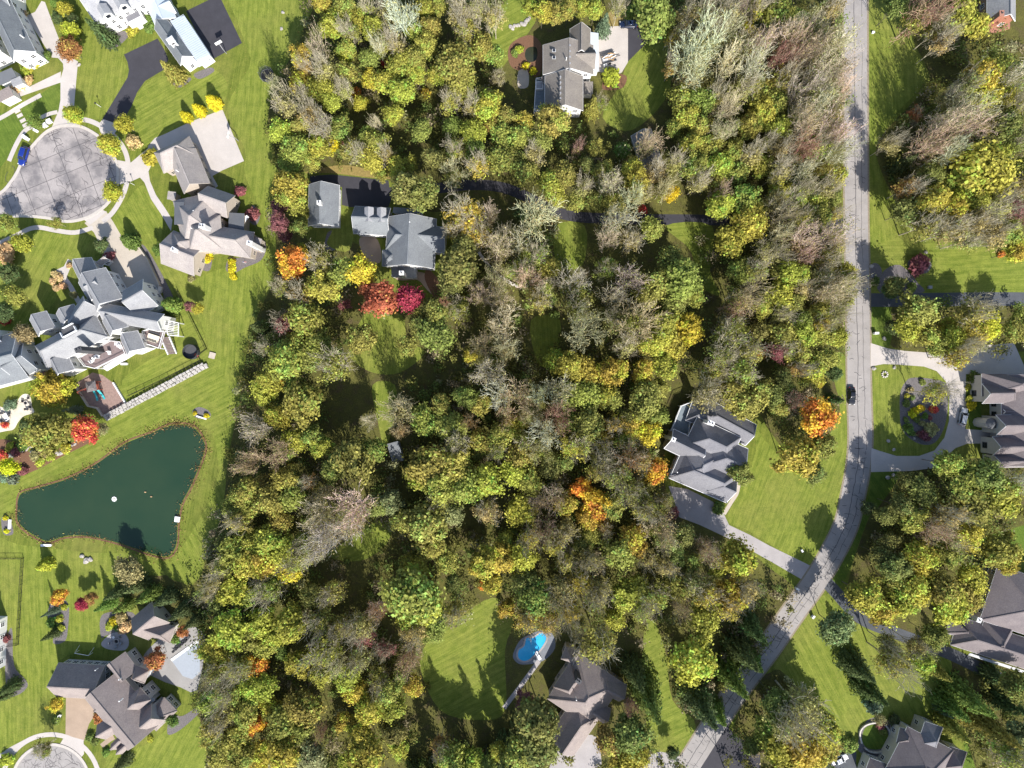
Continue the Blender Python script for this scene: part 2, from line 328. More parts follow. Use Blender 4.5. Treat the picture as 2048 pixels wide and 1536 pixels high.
LAWNS = [
 ('lawn_a', [(455, -60), (640, -60), (600, 70), (560, 120), (533, 200), (535, 250), (552, 330), (540, 400), (552, 480), (545, 560), (500, 640), (480, 740), (455, 800), (425, 760), (420, 710), (400, 640), (370, 580), (420, 545), (540, 500), (525, 430), (490, 350), (490, 300), (455, 215), (500, 130), (488, 80)]),
 ('lawn_c', [(150, 95), (180, 60), (220, 95), (250, 95), (245, 120), (258, 140), (253, 160), (232, 200), (205, 236), (150, 225), (155, 130)]),
 ('lawn_k', [(270, 195), (300, 160), (340, 150), (400, 150), (430, 140), (455, 170), (440, 215), (380, 244), (290, 292), (262, 260), (245, 240)]),
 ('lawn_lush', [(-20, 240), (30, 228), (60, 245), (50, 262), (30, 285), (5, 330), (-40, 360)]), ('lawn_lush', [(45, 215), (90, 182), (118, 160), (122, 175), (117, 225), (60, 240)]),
 ('lawn_b', [(-20, 480), (60, 462), (130, 470), (165, 470), (180, 480), (160, 520), (120, 560), (115, 600), (60, 640), (30, 700), (-20, 700)]),
 ('lawn_i', [(225, 445), (255, 400), (285, 370), (305, 400), (325, 440), (325, 500), (380, 545), (395, 620), (350, 620), (300, 520), (265, 490)]),
 ('lawn_d', [(210, 790), (300, 750), (400, 700), (425, 720), (470, 790), (465, 860), (440, 940), (420, 860), (330, 850), (200, 920), (60, 970), (10, 1040), (-60, 1040), (-60, 960), (40, 945), (120, 910), (200, 870)]),
 ('lawn_d', [(245, 760), (290, 725), (345, 690), (350, 620), (390, 640), (410, 700), (330, 755), (260, 790)]),
 ('lawn_i', [(440, 940), (420, 1000), (360, 1100), (330, 1130), (345, 1160), (395, 1160), (415, 1110), (440, 1040), (452, 960)]),
 ('lawn_e', [(-60, 1090), (40, 1090), (180, 1105), (280, 1110), (330, 1150), (250, 1150), (215, 1190), (205, 1250), (210, 1290), (120, 1320), (110, 1400), (80, 1470), (30, 1490), (-60, 1500)]),
 ('lawn_b', [(360, 1440), (400, 1440), (400, 1560), (240, 1560), (215, 1510), (290, 1490)]),
 ('lawn_f', [(1500, 830), (1530, 880), (1600, 935), (1690, 860), (1694, 955), (1672, 1035), (1640, 1095), (1614, 1128), (1500, 1064), (1455, 1040), (1475, 990), (1512, 900)]),
 ('lawn_e', [(1660, 720), (1694, 720), (1694, 870), (1655, 880), (1680, 820)]),
 ('lawn_g', [(1745, 735), (1790, 728), (1848, 733), (1891, 762), (1899, 800), (1889, 875), (1840, 911), (1793, 911), (1747, 897)]),
 ('lawn_g', [(1736, -60), (1792, -60), (1830, 90), (1850, 160), (1790, 230), (1755, 290), (1755, 330), (1790, 420), (1840, 470), (1740, 500)]),
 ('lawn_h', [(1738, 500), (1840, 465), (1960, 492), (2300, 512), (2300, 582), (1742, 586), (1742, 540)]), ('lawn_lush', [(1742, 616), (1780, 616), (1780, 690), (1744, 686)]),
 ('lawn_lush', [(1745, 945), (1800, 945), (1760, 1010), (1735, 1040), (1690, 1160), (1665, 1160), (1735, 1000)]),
 ('lawn_i', [(1615, 1230), (1650, 1190), (1700, 1240), (1760, 1260), (1900, 1310), (1870, 1420), (1840, 1450), (1760, 1440), (1720, 1480), (1690, 1500), (1640, 1420), (1560, 1340), (1545, 1340)]),
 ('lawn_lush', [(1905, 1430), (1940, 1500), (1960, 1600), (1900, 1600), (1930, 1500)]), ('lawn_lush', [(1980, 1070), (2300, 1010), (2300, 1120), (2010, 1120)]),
 ('lawn_a', [(737, 622), (803, 630), (815, 680), (850, 705), (800, 745), (745, 745), (700, 715), (705, 680)]),
 ('lawn_j', [(985, 1195), (1028, 1235), (1010, 1300), (1010, 1420), (960, 1440), (880, 1420), (840, 1330), (862, 1275), (905, 1245)]),
 ('lawn_j', [(1300, 1230), (1330, 1300), (1345, 1400), (1388, 1440), (1385, 1485), (1355, 1512), (1300, 1500), (1292, 1420), (1285, 1300)]),
 ('lawn_b', [(1300, 78), (1330, 70), (1340, 180), (1265, 260), (1205, 235), (1240, 170), (1255, 125)]),
 ('lawn_g', [(675, 420), (705, 425), (700, 500), (655, 490), (665, 460)]), ('lawn_h', [(1330, 452), (1424, 452), (1420, 540), (1440, 590), (1400, 570), (1380, 500)]),
 ('lawn_e', [(1112, 452), (1170, 452), (1165, 530), (1115, 530)]), ('lawn_e', [(1062, 640), (1120, 640), (1108, 725), (1075, 725)]),
 ('lawn_d', [(680, 1090), (780, 1030), (775, 1085), (720, 1122), (655, 1112)]), ('lawn_a', [(745, 770), (790, 770), (788, 840), (770, 895), (755, 840)]),
 ('lawn_d', [(985, 30), (1035, -10), (1075, 30), (1030, 100), (995, 140), (975, 90)])]
for i, (k, pl) in enumerate(LAWNS): structure('lawn', pl, 0.008 + 0.0002 * i, k, 4)
structure('pond', [(35, 1022), (40, 990), (70, 978), (130, 960), (190, 930), (250, 888), (300, 868), (335, 853), (365, 850), (390, 858), (408, 885), (408, 905), (395, 940), (380, 975), (362, 1010), (355, 1050), (352, 1090), (335, 1112), (300, 1106), (245, 1088), (180, 1072), (130, 1072), (95, 1082), (60, 1065), (38, 1045)], 0.03, 'pond', 4)
BANK = cr([(33, 1025), (38, 987), (70, 975), (130, 957), (190, 927), (250, 884), (300, 865), (335, 849), (365, 846), (392, 854), (411, 884), (411, 906), (398, 941), (383, 976), (365, 1011), (358, 1050), (355, 1092), (337, 1116), (299, 1110), (245, 1091), (180, 1075), (130, 1076), (95, 1086), (58, 1069), (35, 1047)], 4, True)
b = MB(); b.strip(G(BANK), 0.4, 0.0, 0.05, True); tag(b.build('pond_bank', M['mulch_brown']), kind='structure')
# ---------------------------------------------------------------- drives, roads, paths
def path(name, pts, wd, z, m, smooth=5, z1=None, closed=False):
    p = cr(pts, smooth, closed) if smooth else pts
    b = MB(); b.strip(G(p), wd, z, z1, closed)
    if z1 is None: b.f = [f for f in b.f]
    o = b.build(name, M[m]); return tag(o, kind='structure')
ROADC = [(1711, -260), (1711, 0), (1712, 300), (1713, 450), (1716, 600), (1718, 768), (1721, 870), (1717, 930), (1707, 985), (1692, 1050), (1660, 1115), (1627, 1168), (1577, 1238), (1534, 1300), (1470, 1385), (1425, 1455), (1384, 1520), (1330, 1600), (1200, 1790)]
path('road_shoulder', ROADC, 46 * S + 0.9, 0.014, 'gravel')
road = path('road', ROADC, 46 * S, 0.02, 'road')
rc = cr(ROADC, 5)
def road_pt(t, off):
    n = len(rc) - 1; f = max(0, min(t, 0.9999)) * n; i = int(f); u = f - i
    x, y = rc[i][0] + (rc[i + 1][0] - rc[i][0]) * u, rc[i][1] + (rc[i + 1][1] - rc[i][1]) * u
    d = Vector((rc[i + 1][0] - rc[i][0], rc[i + 1][1] - rc[i][1])).normalized(); return (x - d.y * off, y + d.x * off)
b = MB()
def seam(pts, wd, z=0.024): b.strip(G(pts), wd, z)
for off, wob in ((-2, 1.5), (11, 2.0)):
    run = []; o = off
    for k in range(420):
        o += rnd.uniform(-1, 1) * 0.35 * wob; o = off + (o - off) * 0.93
        run.append(road_pt(k / 420, -o))
        if off != -2 and rnd.random() < 0.13:
            if len(run) > 3: seam(run, rnd.uniform(0.07, 0.12))
            run = [] if rnd.random() < 0.8 else run[-1:]
            if rnd.random() < 0.45: o = off + rnd.uniform(-3, 3)
            if rnd.random() < 0.3: o = off
    if len(run) > 3: seam(run, 0.13)
for k in range(170):
    t = rnd.uniform(0.08, 0.97); o = rnd.uniform(-21, 15); run = []; heavy = 0.55 < t < 0.8
    dt = rnd.uniform(-0.0004, 0.0004); ln = rnd.randint(4, 16 if heavy else 9)
    for q in range(ln):
        run.append(road_pt(t, -o)); o += rnd.uniform(0.8, 2.2); t += dt + rnd.uniform(-0.0006, 0.0006)
        if o > 21: break
    if len(run) > 3: seam(run, rnd.uniform(0.06, 0.12), 0.026)
tag(b.build('tar_seam', M['tar'], road), kind='stuff')
path('side_road', [(1742, 600), (1800, 600), (2000, 598), (2300, 600)], 27 * S, 0.016, 'asphalt_blue', 3)
path('driveway', [(1640, 1150), (1672, 1185), (1720, 1235), (1780, 1262), (1850, 1288), (1910, 1312), (1990, 1352), (2120, 1420)], 24 * S, 0.016, 'asphalt_blue')
structure('driveway', [(1648, 1545), (1655, 1505), (1690, 1495), (1712, 1503), (1715, 1540), (1760, 1600), (1640, 1620)], 0.016, 'asphalt_blue', 3)
structure('driveway', [(1400, 1475), (1440, 1440), (1470, 1470), (1520, 1510), (1500, 1600), (1400, 1600), (1380, 1540)], 0.015, 'asphalt', 3)
path('lane', [(770, 386), (860, 378), (940, 370), (1000, 374), (1050, 392), (1100, 418), (1150, 433), (1250, 438), (1420, 440), (1560, 445), (1715, 448)], 21 * S, 0.013, 'asphalt')
structure('parking_court', [(620, 352), (665, 349), (777, 361), (782, 400), (777, 414), (700, 414), (684, 410), (684, 374), (620, 368)], 0.017, 'asphalt')
structure('driveway', [(248, 109), (315, 77), (328, 98), (337, 118), (330, 138), (310, 150), (290, 162), (274, 185), (262, 215), (240, 250), (205, 238), (255, 155), (258, 140), (255, 124)], 0.016, 'asphalt')
structure('sport_court', [(372, 22), (438, -10), (484, 86), (421, 121)], 0.016, 'asphalt')
structure('driveway', [(83, 2), (76, 14), (70, 24), (54, 31), (40, 25), (52, 48), (66, 55), (85, 85), (104, 115), (116, 116), (126, 127), (127, 138), (121, 158), (121, 200), (117, 222), (106, 248), (154, 248), (147, 230), (150, 190), (156, 123), (140, 114), (128, 105), (118, 78), (108, 52), (98, 26), (90, 4)], 0.018, 'concrete')
structure('footpath', [(122, 143), (33, 186), (38, 194), (121, 165)], 0.019, 'concrete')
path('footpath', [(-20, 247), (12, 230), (45, 210), (82, 190)], 1.1, 0.020, 'concrete')
structure('driveway', [(296, 292), (310, 276), (330, 268), (380, 244), (445, 219), (488, 322), (444, 341), (425, 352), (436, 372), (425, 380), (404, 340), (330, 300), (312, 318), (303, 330), (296, 342)], 0.018, 'concrete')
structure('driveway', [(234, 320), (262, 325), (288, 303), (299, 294), (313, 320), (302, 332), (297, 343), (300, 362), (312, 390), (330, 416), (345, 440), (342, 462), (322, 428), (302, 398), (289, 365), (280, 355), (262, 363), (239, 369)], 0.0185, 'concrete')
structure('driveway', [(169, 446), (212, 422), (226, 443), (244, 474), (262, 497), (280, 495), (294, 520), (322, 572), (318, 606), (250, 606), (205, 500), (188, 465)], 0.018, 'concrete_tan')
path('footpath', [(140, 520), (128, 550), (142, 575), (158, 605)], 1.3, 0.018, 'concrete')
structure('patio', [(112, 540), (140, 527), (141, 535), (127, 569)], 0.019, 'concrete')
structure('garden_bed_or_shade', [(283, 493), (300, 506), (345, 590), (352, 625), (330, 600), (322, 575)], 0.012, 'mulch', 3)  # dark mulch colour painted in for the shade along the retaining wall, no bed
structure('driveway', [(1337, 972), (1375, 978), (1425, 1003), (1447, 1026), (1458, 1050), (1500, 1070), (1540, 1092), (1620, 1131), (1602, 1158), (1540, 1122), (1470, 1083), (1400, 1050), (1358, 1034), (1348, 1000)], 0.016, 'concrete_grey')
path('footpath', [(1478, 960), (1474, 985), (1462, 1005), (1448, 1028)], 1.0, 0.017, 'concrete_tan')
structure('driveway', [(1741, 686), (1776, 697), (1811, 702), (1866, 706), (1920, 710), (1975, 690), (2028, 686), (2052, 740), (2050, 752), (1932, 748), (1931, 799), (1936, 820), (1930, 858), (1990, 862), (1990, 887), (1935, 887), (1911, 896), (1890, 915), (1876, 935), (1820, 942), (1742, 944), (1742, 896), (1760, 902), (1793, 912), (1838, 912), (1869, 901), (1889, 875), (1898, 842), (1899, 788), (1891, 762), (1873, 742), (1848, 733), (1793, 729), (1767, 728), (1741, 733)], 0.018, 'concrete')
structure('driveway', [(1197, 54), (1240, 52), (1256, 58), (1256, 124), (1243, 146), (1225, 150), (1190, 142)], 0.018, 'concrete')
structure('driveway', [(1240, 52), (1270, 50), (1310, 62), (1330, 66), (1330, 74), (1295, 84), (1255, 124), (1255, 60)], 0.017, 'asphalt')
structure('driveway', [(1115, 1500), (1170, 1470), (1200, 1490), (1190, 1600), (1090, 1600)], 0.016, 'concrete_grey', 3)
structure('driveway', [(1300, 1510), (1355, 1512), (1372, 1528), (1330, 1600), (1240, 1600)], 0.017, 'concrete_grey', 3)
structure('driveway', [(132, 1393), (196, 1399), (193, 1425), (178, 1448), (168, 1482), (131, 1472)], 0.018, 'pavers')
structure('driveway', [(131, 1470), (167, 1480), (168, 1508), (158, 1520), (110, 1500), (120, 1488)], 0.0185, 'concrete')
path('footpath', [(203, 1492), (218, 1480), (228, 1474)], 1.2, 0.019, 'pavers', 3)
structure('patio', [(-40, 800), (5, 815), (30, 815), (37, 798), (48, 788), (60, 792), (64, 812), (68, 825), (48, 832), (36, 845), (28, 858), (12, 862), (-40, 866)], 0.02, 'flag', 4)
structure('playground', [(150, 768), (185, 745), (205, 750), (232, 770), (252, 805), (205, 832), (196, 815), (178, 812)], 0.018, 'play')
structure('patio', [(1037, 142), (1054, 140), (1058, 160), (1054, 175), (1036, 174)], 0.019, 'concrete_tan', 3)
structure('patio', [(790, 0 + 540), (845, 545), (880, 560), (888, 575), (868, 590), (850, 575), (835, 560), (795, 560)], 0.014, 'pavers', 3)
structure('patio', [(720, 475), (750, 474), (762, 500), (760, 525), (735, 525), (722, 500)], 0.014, 'pavers', 3)
structure('patio', [(203, 1285), (225, 1266), (250, 1268), (258, 1285), (250, 1300), (225, 1300), (208, 1295)], 0.019, 'concrete_grey', 3)
structure('patio', [(300, 1295), (340, 1262), (378, 1252), (404, 1262), (410, 1290), (395, 1380), (362, 1375), (300, 1350), (285, 1320)], 0.016, 'patio_grey', 2)
structure('patio', [(1027, 1306), (1044, 1277), (1085, 1260), (1104, 1266), (1110, 1296), (1085, 1322), (1045, 1329), (1029, 1320)], 0.016, 'patio_shaded', 4)
path('footpath', [(1078, 1322), (1050, 1360), (1008, 1416)], 1.15, 0.018, 'concrete_grey', 3)
structure('gravel_yard', [(655, 465), (672, 465), (672, 498), (650, 498)], 0.013, 'mulch', 3)
for pl, m in (([(225, 66), (252, 62), (262, 66), (240, 90), (222, 98), (214, 96), (228, 82)], 'mulch'), ([(345, 165), (375, 155), (382, 160), (360, 175)], 'mulch'), ([(388, 148), (420, 135), (428, 143), (400, 158)], 'mulch'), ([(505, 410), (520, 430), (512, 450), (498, 440)], 'mulch'),
              ([(480, 515), (515, 495), (528, 480), (532, 500), (520, 522), (490, 535), (470, 545), (452, 540), (458, 515)], 'mulch'), ([(395, 525), (412, 520), (424, 515), (420, 540), (405, 540)], 'mulch'), ([(385, 822), (398, 814), (418, 822), (421, 835), (405, 838), (390, 834)], 'mulch'),
              ([(3, 1036), (14, 1030), (24, 1050), (26, 1068), (10, 1070), (4, 1058)], 'mulch'), ([(102, 1205), (128, 1200), (138, 1215), (136, 1255), (130, 1282), (106, 1286), (112, 1250), (96, 1235)], 'mulch'), ([(200, 1240), (215, 1225), (265, 1225), (270, 1250), (250, 1270), (215, 1270), (203, 1275)], 'mulch'),
              ([(18, 1262), (25, 1262), (28, 1330), (52, 1360), (54, 1375), (35, 1390), (14, 1385), (10, 1300)], 'mulch'), ([(342, 1430), (365, 1432), (398, 1412), (400, 1424), (360, 1460), (335, 1468)], 'mulch'), ([(-20, 890), (20, 880), (60, 905), (100, 905), (155, 880), (195, 872), (180, 885), (120, 915), (60, 945), (-20, 965)], 'mulch_brown'),
              ([(1800, 835), (1800, 790), (1810, 765), (1830, 755), (1890, 765), (1896, 800), (1890, 850), (1870, 885), (1840, 888), (1812, 870), (1802, 850)], 'mulch'), ([(1742, 530), (1756, 528), (1764, 545), (1752, 560), (1742, 560)], 'mulch'), ([(1765, 545), (1800, 530), (1835, 565), (1845, 585), (1760, 585)], 'mulch'),
              ([(1815, 525), (1835, 515), (1862, 525), (1855, 545), (1830, 545)], 'mulch'), ([(1020, 90), (1060, 70), (1085, 95), (1080, 150), (1050, 145), (1020, 130)], 'mulch_brown'), ([(1215, 150), (1250, 150), (1252, 165), (1240, 178), (1205, 178)], 'mulch_brown'), ([(1178, 75), (1200, 40), (1245, 10), (1245, 55), (1200, 60)], 'dry'),
              ([(1933, 790), (1948, 755), (1960, 800), (1962, 860), (1940, 858)], 'lawn_lush'), ([(1715, 1490), (1735, 1440), (1775, 1440), (1795, 1480), (1770, 1515), (1730, 1510)], 'mulch'), ([(610, 345), (690, 330), (770, 350), (770, 358), (660, 346)], 'dry'), ([(860, 540), (905, 600), (880, 610), (850, 560)], 'mulch_brown')):
    structure('garden_bed_or_shade' if 'mulch' in m else 'grass_patch', pl, 0.0165, m, 4)
structure('garden_pond', [(1052, 100), (1060, 94), (1072, 95), (1075, 108), (1070, 122), (1056, 123), (1050, 112)], 0.03, 'darkpond', 4)
# the round end of the street: base, kerb and the concrete slabs cut to its outline
CUL = [(-120, 450), (-60, 418), (0, 387), (22, 364), (36, 342), (48, 315), (68, 289), (93, 264), (118, 253), (144, 251), (169, 256), (200, 275), (218, 297), (231, 320), (236, 344), (233, 378), (217, 405), (195, 424), (169, 437), (135, 443), (102, 437), (68, 433), (34, 432), (0, 437), (-60, 470), (-120, 500)]
CULs = cr(CUL, 4, False)
def inset(poly, cell):
    out = poly
    for i in range(4):
        a, c = cell[i], cell[(i + 1) % 4]; nx, ny = -(c[1] - a[1]), c[0] - a[0]; res = []
        if not out: return []
        for k in range(len(out)):
            p, q = out[k - 1], out[k]; dp = (p[0] - a[0]) * nx + (p[1] - a[1]) * ny; dq = (q[0] - a[0]) * nx + (q[1] - a[1]) * ny
            if (dp >= 0) != (dq >= 0):
                t = dp / (dp - dq); res.append((p[0] + (q[0] - p[0]) * t, p[1] + (q[1] - p[1]) * t))
            if dq >= 0: res.append(q)
        out = res
    return out
def area(p): return 0.5 * sum(p[i - 1][0] * p[i][1] - p[i][0] * p[i - 1][1] for i in range(len(p)))
def slabs(street, outline, org, ux, uy, d, rg, gap=0.5):
    if area(outline) < 0: outline = outline[::-1]
    b = MB(); b.sheet(G(outline), 0.02); base = b.build(street, M['joint'] if street == 'cul_de_sac' else M['road']); tag(base, kind='structure')
    for i in range(*rg):
        for j in range(*rg):
            c = [(org[0] + ux[0] * (i * d + s) + uy[0] * (j * d + t), org[1] + ux[1] * (i * d + s) + uy[1] * (j * d + t)) for s, t in ((gap, gap), (d - gap, gap), (d - gap, d - gap), (gap, d - gap))]
            if area(c) < 0: c = c[::-1]
            q = inset(outline, c)
            if len(q) >= 3 and abs(area(q)) > 12:
                q = [(p[0] + 0, p[1]) for p in q]; m = MB(); pts = G(q)
                if area([(p.x, p.y) for p in pts]) < 0: pts = pts[::-1]
                m.prism(pts, 0.021, 0.06 + rnd.uniform(-0.006, 0.006)); m.build('concrete_slab', M['slab'], base)
    return base
cul = slabs('cul_de_sac', CULs, (118.5, 306), (0.925, -0.38), (0.345, 0.938), 43, (-7, 7), 0.5)
b = MB()
def web(cx, cy, n, rr):
    for k in range(n):
        x, y, a = cx + rnd.uniform(-rr, rr), cy + rnd.uniform(-rr, rr), rnd.uniform(0, 6.28); run = []
        for q in range(rnd.randint(6, 20)):
            run.append((x, y)); x += math.cos(a) * 2.2; y += math.sin(a) * 2.2; a += rnd.uniform(-0.6, 0.6)
            if (x - 118) ** 2 / 112 ** 2 + (y - 347) ** 2 / 92 ** 2 > 1: break
        if len(run) > 3: b.strip(G(run), rnd.uniform(0.06, 0.13), 0.072)
for cx, cy, n, rr in ((120, 265, 9, 20), (165, 285, 14, 28), (190, 290, 10, 20), (215, 330, 9, 14), (150, 400, 22, 32), (180, 405, 18, 26), (110, 420, 12, 24), (60, 425, 8, 18), (60, 290, 6, 16), (30, 375, 6, 18), (130, 340, 5, 60)): web(cx, cy, n, rr)
tag(b.build('crack', M['crack'], cul), kind='stuff')
KERB = CULs[5:-5]
path('kerb', KERB, 0.75, 0.0, 'kerb', 0, 0.13)
path('pavement', [(146, 240), (172, 240), (198, 250), (226, 270), (247, 296), (256, 325), (255, 358), (246, 390), (226, 424), (205, 443)], 1.25, 0.022, 'concrete')
path('pavement', [(186, 455), (150, 465), (112, 461), (80, 455), (58, 458), (34, 470), (0, 486), (-60, 520)], 1.15, 0.022, 'concrete')
path('pavement', [(62, 252), (46, 266), (31, 292), (18, 322)], 1.15, 0.022, 'concrete')
path('pavement', [(80, 236), (98, 228), (115, 224)], 1.0, 0.021, 'concrete')
for pl in ([(108, 246), (152, 247), (160, 252), (143, 256), (118, 258), (98, 264)], [(196, 250), (206, 238), (240, 250), (226, 272), (212, 285), (204, 272)], [(169, 440), (206, 420), (213, 424), (180, 450)]): structure('driveway', pl, 0.0205, 'concrete')
CX, CY = 102, 1566
ring = lambda r, a0, a1, n=26: [(CX + math.cos(R(a0 + (a1 - a0) * k / n)) * r, CY - math.sin(R(a0 + (a1 - a0) * k / n)) * r) for k in range(n + 1)]
s2 = ring(75, 0, 360, 40)[:-1]; b = MB(); b.sheet(G(s2)[::-1], 0.02); st2 = tag(b.build('street', M['road']), kind='structure')
b = MB()
for k in range(60):
    a, rr = rnd.uniform(30, 150), rnd.uniform(20, 70); x, y = CX + math.cos(R(a)) * rr, CY - math.sin(R(a)) * rr; h = rnd.uniform(0, 6.28); run = []
    for q in range(14):
        run.append((x, y)); x += math.cos(h) * 2; y += math.sin(h) * 2; h += rnd.uniform(-0.6, 0.6)
        if math.hypot(x - CX, y - CY) > 73: break
    if len(run) > 3: b.strip(G(run), 0.08, 0.026)
tag(b.build('crack', M['crack'], st2), kind='stuff')
path('kerb', ring(77.5, 5, 175), 0.7, 0.0, 'kerb', 0, 0.13)
path('pavement', ring(97, 5, 175), 1.2, 0.022, 'concrete', 0)
path('pavement', [(-60, 1524), (0, 1512), (20, 1500), (50, 1484)], 1.2, 0.021, 'concrete')
# ---------------------------------------------------------------- houses
WIN = {}
def window_mesh(wd, ht, trim):
    k = (wd, ht, trim)
    if k not in WIN:
        f = MB(); t = 0.13
        for c, s in (((0, 0, ht / 2), (wd + 2 * t, .12, t)), ((0, 0, -ht / 2), (wd + 2 * t, .16, t)), ((-wd / 2 - t / 2, 0, 0), (t, .12, ht)), ((wd / 2 + t / 2, 0, 0), (t, .12, ht)), ((0, 0, 0), (0.06, .1, ht)), ((0, 0, 0), (wd, .1, 0.06))): f.box(c, s)
        g = MB(); g.box((0, 0.01, 0), (wd, .05, ht)); WIN[k] = (f.mesh('window', M[trim]), g.mesh('pane', M['glass']))
    return WIN[k]
class House:
    def __init__(s, name, px, label, cat='house', roof='roof_grey', wall='white', trim='trim', name_root=None):
        s.root = empty(name, P(*px)); tag(s.root, label, cat); s.w = []; s.rm = roof; s.wm = wall; s.tm = trim; s.k = 0; s.fw = 0.05
    def part(s, name, mb, m, parent=None, smooth=False):
        o0 = s.root.location
        mb.v = [(x - o0.x, y - o0.y, z - o0.z) for x, y, z in mb.v]
        return link(name, mb.mesh(name, M[m], smooth), parent or s.root)
    def wing(s, A, B, Cc, he, hr, ea='g', eb='g', roof=None, wall=None, ov=0.42, fascia=True, walls=True, ridge=True):
        s.k += 1; he += 0.013 * s.k; hr += 0.011 * s.k
        a, b, c = P(*A, he), P(*B, he), P(*Cc, he); u = (b - a); L = u.length; u.normalize()
        v = (c - b) - u * (c - b).dot(u); Wd = v.length; v.normalize(); z = Vector((0, 0, 1)); t = 0.16
        q = lambda i, j, h: tuple(a + u * i + v * j + z * (h - he))
        i0 = 0.0 if ea == 'g' else min(Wd * 0.46, L * 0.49); i1 = L if eb == 'g' else L - min(Wd * 0.46, L * 0.49)
        top = [q(0, 0, he), q(L, 0, he), q(L, Wd, he), q(0, Wd, he), q(i0, Wd / 2, hr), q(i1, Wd / 2, hr)]
        bot = [(x, y, zz - t) for x, y, zz in top]; fs = [(0, 1, 5, 4), (2, 3, 4, 5)]
        flip = u.cross(v).z < 0
        if ea == 'h': fs.append((3, 0, 4))
        if eb == 'h': fs.append((1, 2, 5))
        loop = [0, 1] + ([5] if eb == 'g' else []) + [2, 3] + ([4] if ea == 'g' else [])
        fb = [tuple(6 + i for i in f[::-1]) for f in fs]; side = [(loop[k], 6 + loop[k], 6 + loop[(k + 1) % len(loop)], loop[(k + 1) % len(loop)]) for k in range(len(loop))]
        fa = fs + fb + side
        if flip: fa = [f[::-1] for f in fa]
        m = MB(); m.add(top + bot, fa); s.part('roof', m, roof or s.rm)
        if fascia:
            m = MB()
            for k in range(len(loop)):
                p0, p1 = Vector(top[loop[k]]), Vector(top[loop[(k + 1) % len(loop)]]); cen = a + u * L / 2 + v * Wd / 2
                n = (p1 - p0).cross(z).normalized(); mid = (p0 + p1) / 2
                if n.dot(mid - cen) < 0: n = -n
                o = n * (s.fw * .4) - z * 0.13; m.bar(p0 + o, p1 + o, s.fw, 0.2)
            s.part('fascia', m, s.tm)
        if ridge:
            m = MB(); m.bar(Vector(top[4]) + z * .03, Vector(top[5]) + z * .03, 0.3, 0.07)
            for e, c0, c1 in ((ea, 0, 3), (eb, 1, 2)):
                if e == 'h':
                    r = Vector(top[4 if e is ea and c0 == 0 else 5])
                    for cc in (c0, c1): m.bar(Vector(top[cc]) + z * .03, r + z * .03, 0.26, 0.07)
            s.part('ridge_cap', m, roof or s.rm)
        rec = (a, u, v, L, Wd, he, hr, ov, ea, eb); s.w.append(rec)
        if walls:
            g = lambda j: he + (hr - he) * min(j, Wd - j) / (Wd / 2) - t - 0.02
            wv = [q(ov, ov, 0), q(L - ov, ov, 0), q(L - ov, Wd - ov, 0), q(ov, Wd - ov, 0)]
            wt = [q(ov, ov, g(ov)), q(L - ov, ov, g(ov)), q(L - ov, Wd - ov, g(ov)), q(ov, Wd - ov, g(ov))]
            vs = wv + wt; f = [(0, 1, 5, 4), (2, 3, 7, 6)]
            if eb == 'g': vs.append(q(L - ov, Wd / 2, g(Wd / 2))); f.append((1, 2, 6, len(vs) - 1, 5))
            else: f.append((1, 2, 6, 5))
            if ea == 'g': vs.append(q(ov, Wd / 2, g(Wd / 2))); f.append((3, 0, 4, len(vs) - 1, 7))
            else: f.append((3, 0, 4, 7))
            if flip: f = [x[::-1] for x in f]
            m = MB(); m.add(vs, f); s.part('wall', m, wall or s.wm)
    def shed(s, A, B, Cc, hA, hC, roof=None, wall=None, ov=0.2, walls=True):
        """lean-to: A-B is one edge at height hA, the far edge lies at hC"""
        s.k += 1; a, b = P(*A, hA), P(*B, hA); c = P(*Cc, hC); u = (b - a); L = u.length; u.normalize(); z = Vector((0, 0, 1)); c.z = hA
        v = (c - b) - u * (c - b).dot(u); Wd = v.length; v.normalize(); q = lambda i, j, h: tuple(a + u * i + v * j + z * (h - hA))
        top = [q(0, 0, hA), q(L, 0, hA), q(L, Wd, hC), q(0, Wd, hC)]; bot = [(x, y, zz - .16) for x, y, zz in top]
        f = [(0, 1, 2, 3), (7, 6, 5, 4), (0, 4, 5, 1), (1, 5, 6, 2), (2, 6, 7, 3), (3, 7, 4, 0)]
        if u.cross(v).z < 0: f = [x[::-1] for x in f]
        m = MB(); m.add(top + bot, f); s.part('roof', m, roof or s.rm)
        g = lambda j: hA + (hC - hA) * j / Wd - .18
        if walls:
            vs = [q(ov, ov, 0), q(L - ov, ov, 0), q(L - ov, Wd - ov, 0), q(ov, Wd - ov, 0), q(ov, ov, g(ov)), q(L - ov, ov, g(ov)), q(L - ov, Wd - ov, g(Wd - ov)), q(ov, Wd - ov, g(Wd - ov))]
            f = [(0, 1, 5, 4), (1, 2, 6, 5), (2, 3, 7, 6), (3, 0, 4, 7)]
            if u.cross(v).z < 0: f = [x[::-1] for x in f]
            m = MB(); m.add(vs, f); s.part('wall', m, wall or s.wm)
        return top
    def inside(s, p, skip):
        for k, (a, u, v, L, Wd, he, hr, ov, ea, eb) in enumerate(s.w):
            if k == skip: continue
            d = p - a; i, j = d.dot(u), d.dot(v)
            if 0.1 < i < L - 0.1 and 0.1 < j < Wd - 0.1 and p.z < he: return True
        return False
